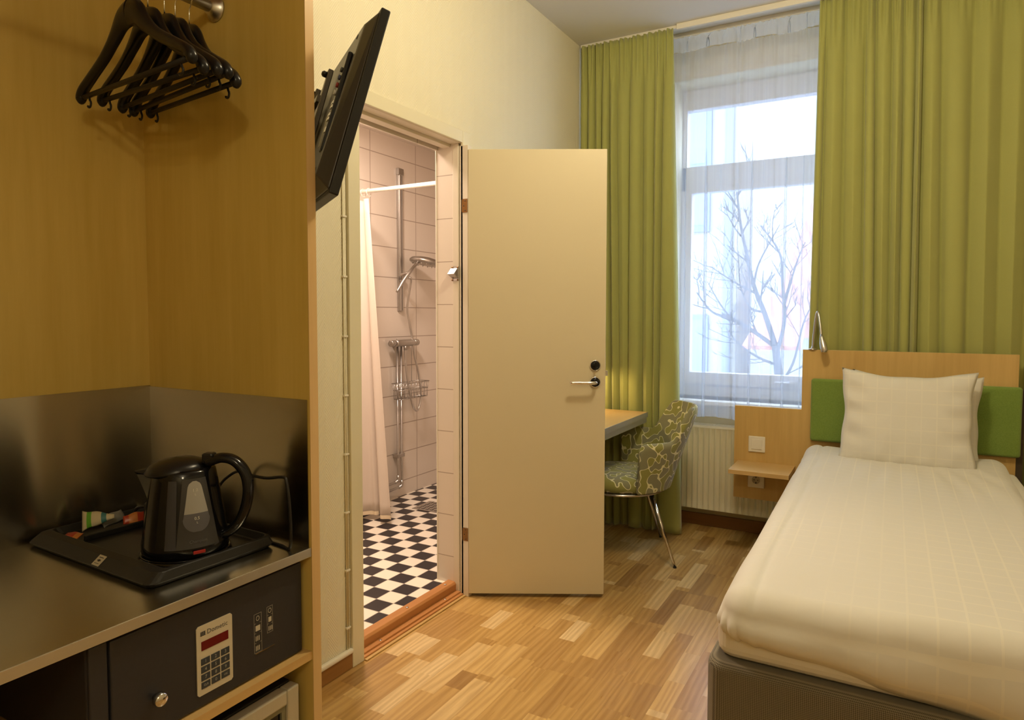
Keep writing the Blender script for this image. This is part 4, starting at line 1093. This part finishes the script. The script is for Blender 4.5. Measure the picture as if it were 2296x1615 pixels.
def headboard():
    yf = 3.880
    t = thing('headboard', (.05, 3.89, .31), label='stepped maple headboard panel with green pads and bedside shelf', cat='headboard')
    m = MB().prism([(-.757, .31), (.518, .31), (.518, 1.148), (-.413, 1.148), (-.413, .827), (-.757, .827)], yf, yf+.022)
    link('panel', m, M_MAPLE, t, bevel=.001)
    link('gap_shade_strip', MB().box(.5185, .545, yf+.001, yf+.022, .31, .985), plain('gap_shade_dark', (.05, .035, .02), .6), t)  # dark strip painting the shade of the gap at the headboard's right end
    link('support_post', MB().box(-.30, -.25, yf+.022, yf+.04, 0, .9).box(.35, .40, yf+.022, yf+.04, 0, .9), M_MAPLE, t)
    link('green_pad', MB().box(-.366, .532, yf-.034, yf-.001, .668, .998), M_PAD, t, bevel=.014, bseg=4, label='green upholstered cushion pad')
    link('bedside_shelf', MB().box(-.735, -.437, yf-.262, yf, .498, .520), M_MAPLE_X, t, bevel=.001)
    t = thing('light_switch', (-.636, yf, .575), label='white square light switch on the headboard above the shelf', cat='switch')
    link('cover_plate', MB().box(-.680, -.592, yf-.008, yf, .575, .663), M_WHITEP, t, bevel=.004)
    link('rocker', MB().box(-.664, -.608, yf-.012, yf-.008, .591, .647), M_WHITEP, t, bevel=.002)
    t = thing('wall_socket', (-.636, yf, .378), label='white power socket on the headboard just under the bedside shelf', cat='socket')
    link('cover_plate', MB().box(-.680, -.592, yf-.008, yf, .376, .464), M_WHITEP, t, bevel=.004)
    R = Matrix.Translation((-.636, yf-.008, .420)) @ Matrix.Rotation(radians(90), 4, 'X')
    link('socket_well', MB().lathe([(.0205, 0), (.0215, .0018), (.0195, .0018), (.0185, .0004), (0, .0004)], 28, R), plain('well_grey', (.48, .44, .36), .5), t)
    h = MB()
    for x in (-.0095, .0095): h.lathe([(0, 0), (.0027, 0), (.0027, .0009), (0, .0009)], 10, R @ Matrix.Translation((x, 0, 0)))
    h.box(-.0025, .0025, -.020, -.012, 0, .0018, M=R).box(-.0025, .0025, .012, .020, 0, .0018, M=R)
    link('contact', h, M_BLACKM, t)
    # reading lamp
    t = thing('reading_lamp', (-.36, yf+.011, 1.148), label='silver gooseneck reading lamp on top of the headboard corner', cat='lamp')
    link('base', MB().lathe([(0, 0), (.022, 0), (.022, .004), (.009, .008), (.007, .02), (0, .02)], 20, Matrix.Translation((-.365, yf+.011, 1.148))), M_SATIN, t)
    P = catmull([(-.365, yf+.011, 1.155), (-.362, yf+.010, 1.22), (-.356, yf+.005, 1.29), (-.350, yf-.002, 1.335), (-.345, yf-.008, 1.347), (-.338, yf-.018, 1.335), (-.328, yf-.035, 1.28), (-.320, yf-.05, 1.22)], 5)
    link('gooseneck', MB().tube(P, .0058, 10), M_SATIN, t)
    link('lamp_head', MB().tube([(-.321, yf-.048, 1.232), (-.318, yf-.052, 1.215), (-.312, yf-.060, 1.190), (-.306, yf-.068, 1.165), (-.302, yf-.073, 1.146), (-.301, yf-.074, 1.140)], [.006, .010, .0155, .018, .017, .013], 16), M_SATIN, t)
headboard()

# ------------------------------------------------------------------ ceiling lamps (out of frame, they light the room)
for nm, x, y, lab in (('ceiling_lamp', -.40, 2.00, 'round ceiling lamp in the middle of the room'), ('ceiling_lamp', .75, -.9, 'round ceiling lamp in the entry behind the camera')):
    t = thing(nm, (x, y, 2.96), label=lab, cat='ceiling lamp')
    link('lamp_body', MB().lathe([(0, 3.01), (.11, 3.01), (.10, 2.975), (.03, 2.965), (0, 2.965)], 36, Matrix.Translation((x, y, 0))), M_WHITEP, t)

# ------------------------------------------------------------------ outside
def outside():
    wm = plain('pale_render', (.36, .355, .335), .9, var=.02, scale=1)
    gm = plain('grey_glazing', (.20, .25, .31), .3, var=.1, scale=1); fm = plain('grey_frame', (.17, .21, .30), .6)
    b = thing('neighbour_building', (-4.5, 9.5, -3), label='pale rendered building with grey windows across the yard', cat='building')
    link('facade', MB().box(-8.5, -1.80, 9.0, 10.2, -3, 7.5), wm, b)
    for (x0, x1, z0, z1) in ((-2.90, -2.11, 2.42, 2.98), (-2.90, -2.11, .0, 1.33), (-2.90, -2.10, 3.22, 4.4), (-5.2, -4.2, 2.4, 3.6), (-5.2, -4.2, 0, 1.33)):
        w = link('window_surround', MB().box(x0, x1, 8.96, 9.02, z0, z1), fm, b)
        link('window_glass', MB().box(x0+.05, x1-.07, 8.955, 8.965, z0+.09, z1-.06), gm, w)
    link('downpipe', MB().tube([(-1.87, 8.95, -3), (-1.87, 8.95, 7.5)], .05, 12), plain('grey_pipe', (.19, .23, .32), .6), b)
    b = thing('white_building', (2, 13, -3), label='white building further back, right of the downpipe', cat='building')
    link('facade', MB().box(-3.5, 6, 11.8, 16, -3, 6.5), plain('white_render', (.92, .93, .95), .9, var=.02), b)
    link('window', MB().box(-1.15, -.75, 11.77, 11.82, 2.9, 5.2), plain('pale_glazing', (.36, .44, .50), .3), b)
    b = thing('red_roofed_house', (1.2, 9.5, -3), label='low house with a steep red tiled roof at the right of the window view', cat='house')
    link('house_wall', MB().box(-1.35, 3.5, 9.2, 10.5, -3, 1.08), plain('pale_house_wall', (.34, .36, .37), .9), b)
    n = NT('red_roof_tile'); x, y, z = n.xyz(n.obj())
    s = n.M('SINE', n.M('MULTIPLY', n.M('ADD', x, n.M('MULTIPLY', z, .45)), 40))
    n.set(color=n.mix(n.M('MULTIPLY_ADD', s, .5, .5), (.36, .16, .13), (.44, .23, .19)), rough=.8)
    link('roof', MB().add([(-1.42, 9.05, 1.05), (3.6, 9.05, 1.05), (3.6, 10.6, 1.05), (-1.42, 10.6, 1.05), (-.55, 9.8, 4.2), (2.6, 9.8, 4.2)],
                          [(0, 1, 5, 4), (1, 2, 5), (2, 3, 4, 5), (3, 0, 4), (0, 3, 2, 1)]), n.m, b)
    link('annex_roof', MB().add([(-1.55, 8.3, .95), (-.9, 8.3, .95), (-.9, 9.05, 1.4), (-1.35, 9.05, 1.55)], [(0, 1, 2, 3)]), n.m, b, solid=.06)
    tag(link('yard', MB().box(-14, 14, YW+.4, 24, -3.2, -3.0), plain('asphalt_yard', (.35, .36, .36), .9)), 'grey paved yard below the window', 'yard', kind='structure')
    # bare tree
    rnd = random.Random(5); bark = plain('grey_bark', (.07, .08, .10), .9)
    t = thing('bare_tree', (-1.0, 7.4, -3), label='leafless tree with thin grey branches outside the window', cat='tree')
    link('trunk', MB().tube([(-.90, 7.4, -3), (-.93, 7.4, -1.2), (-.98, 7.4, .45), (-1.02, 7.4, .78), (-1.05, 7.4, 1.02)], [.12, .09, .050, .042, .036], 10), bark, t)
    limbs = [([(-1.053, 1.018), (-1.159, 1.34), (-1.276, 1.643), (-1.363, 2.018), (-1.422, 2.3), (-1.464, 2.629)], .030, 0),
             ([(-1.052, 1.004), (-1.267, 1.153), (-1.496, 1.292), (-1.731, 1.364), (-1.917, 1.583)], .024, .05),
             ([(-1.034, .949), (-.963, 1.272), (-.983, 1.637), (-1.011, 1.956), (-1.19, 2.239)], .022, -.04),
             ([(-.978, 1.409), (-.908, 1.726), (-.85, 1.949), (-.803, 2.081)], .013, .05),
             ([(-1.496, 1.292), (-1.638, 1.459), (-1.793, 1.701)], .012, .08),
             ([(-1.229, 1.549), (-1.411, 1.646), (-1.55, 1.743), (-1.682, 1.842)], .013, -.06),
             ([(-1.16, 1.363), (-1.316, 1.41), (-1.433, 1.646), (-1.472, 2.023)], .013, .06),
             ([(-1.02, .81), (-1.217, .897), (-1.4, 1.033), (-1.494, 1.174)], .016, -.05),
             ([(-1.276, 1.643), (-1.235, 1.873), (-1.109, 2.143), (-1.047, 2.276)], .012, .04),
             ([(-1.0, .60), (-.88, .85), (-.80, 1.25), (-.72, 1.45)], .016, .06)]
    def twig(m, p, d, L, r, lv):
        pts = [p]; q = p.copy(); dd = d.copy()
        for i in range(5):
            dd = (dd+Vector((rnd.uniform(-.16, .16), rnd.uniform(-.15, .15), rnd.uniform(-.02, .14)))).normalized()
            q = q+dd*L/5; pts.append(q.copy())
        m.tube(pts, [lerp(r, r*.35, i/5) for i in range(6)], 5)
        if lv < 2:
            for k in range(3):
                s_ = rnd.choice((-1, 1)); i = rnd.randint(1, 4)
                twig(m, pts[i], (dd+Vector((s_*rnd.uniform(.5, .9), rnd.uniform(-.5, .5), rnd.uniform(0, .4)))).normalized(), L*rnd.uniform(.4, .65), r*.6, lv+1)
    for pts, r, dy in limbs:
        n = len(pts); m = MB()
        P = catmull([(x, 7.4+dy*i, z) for i, (x, z) in enumerate(pts)], 5); N_ = len(P)
        m.tube(P, [lerp(r, r*.3, i/(N_-1)) for i in range(N_)], 7)
        for k in range(3+n):
            i = rnd.randint(3, N_-2); d = (P[i+1]-P[i-1]).normalized()
            s_ = 1 if k % 2 else -1
            twig(m, P[i], (d+Vector((s_*d.z, rnd.uniform(-.5, .5), -s_*d.x))*rnd.uniform(.5, .9)).normalized(), rnd.uniform(.22, .42), r*.32, 0)
        link('limb', m, bark, t)
outside()
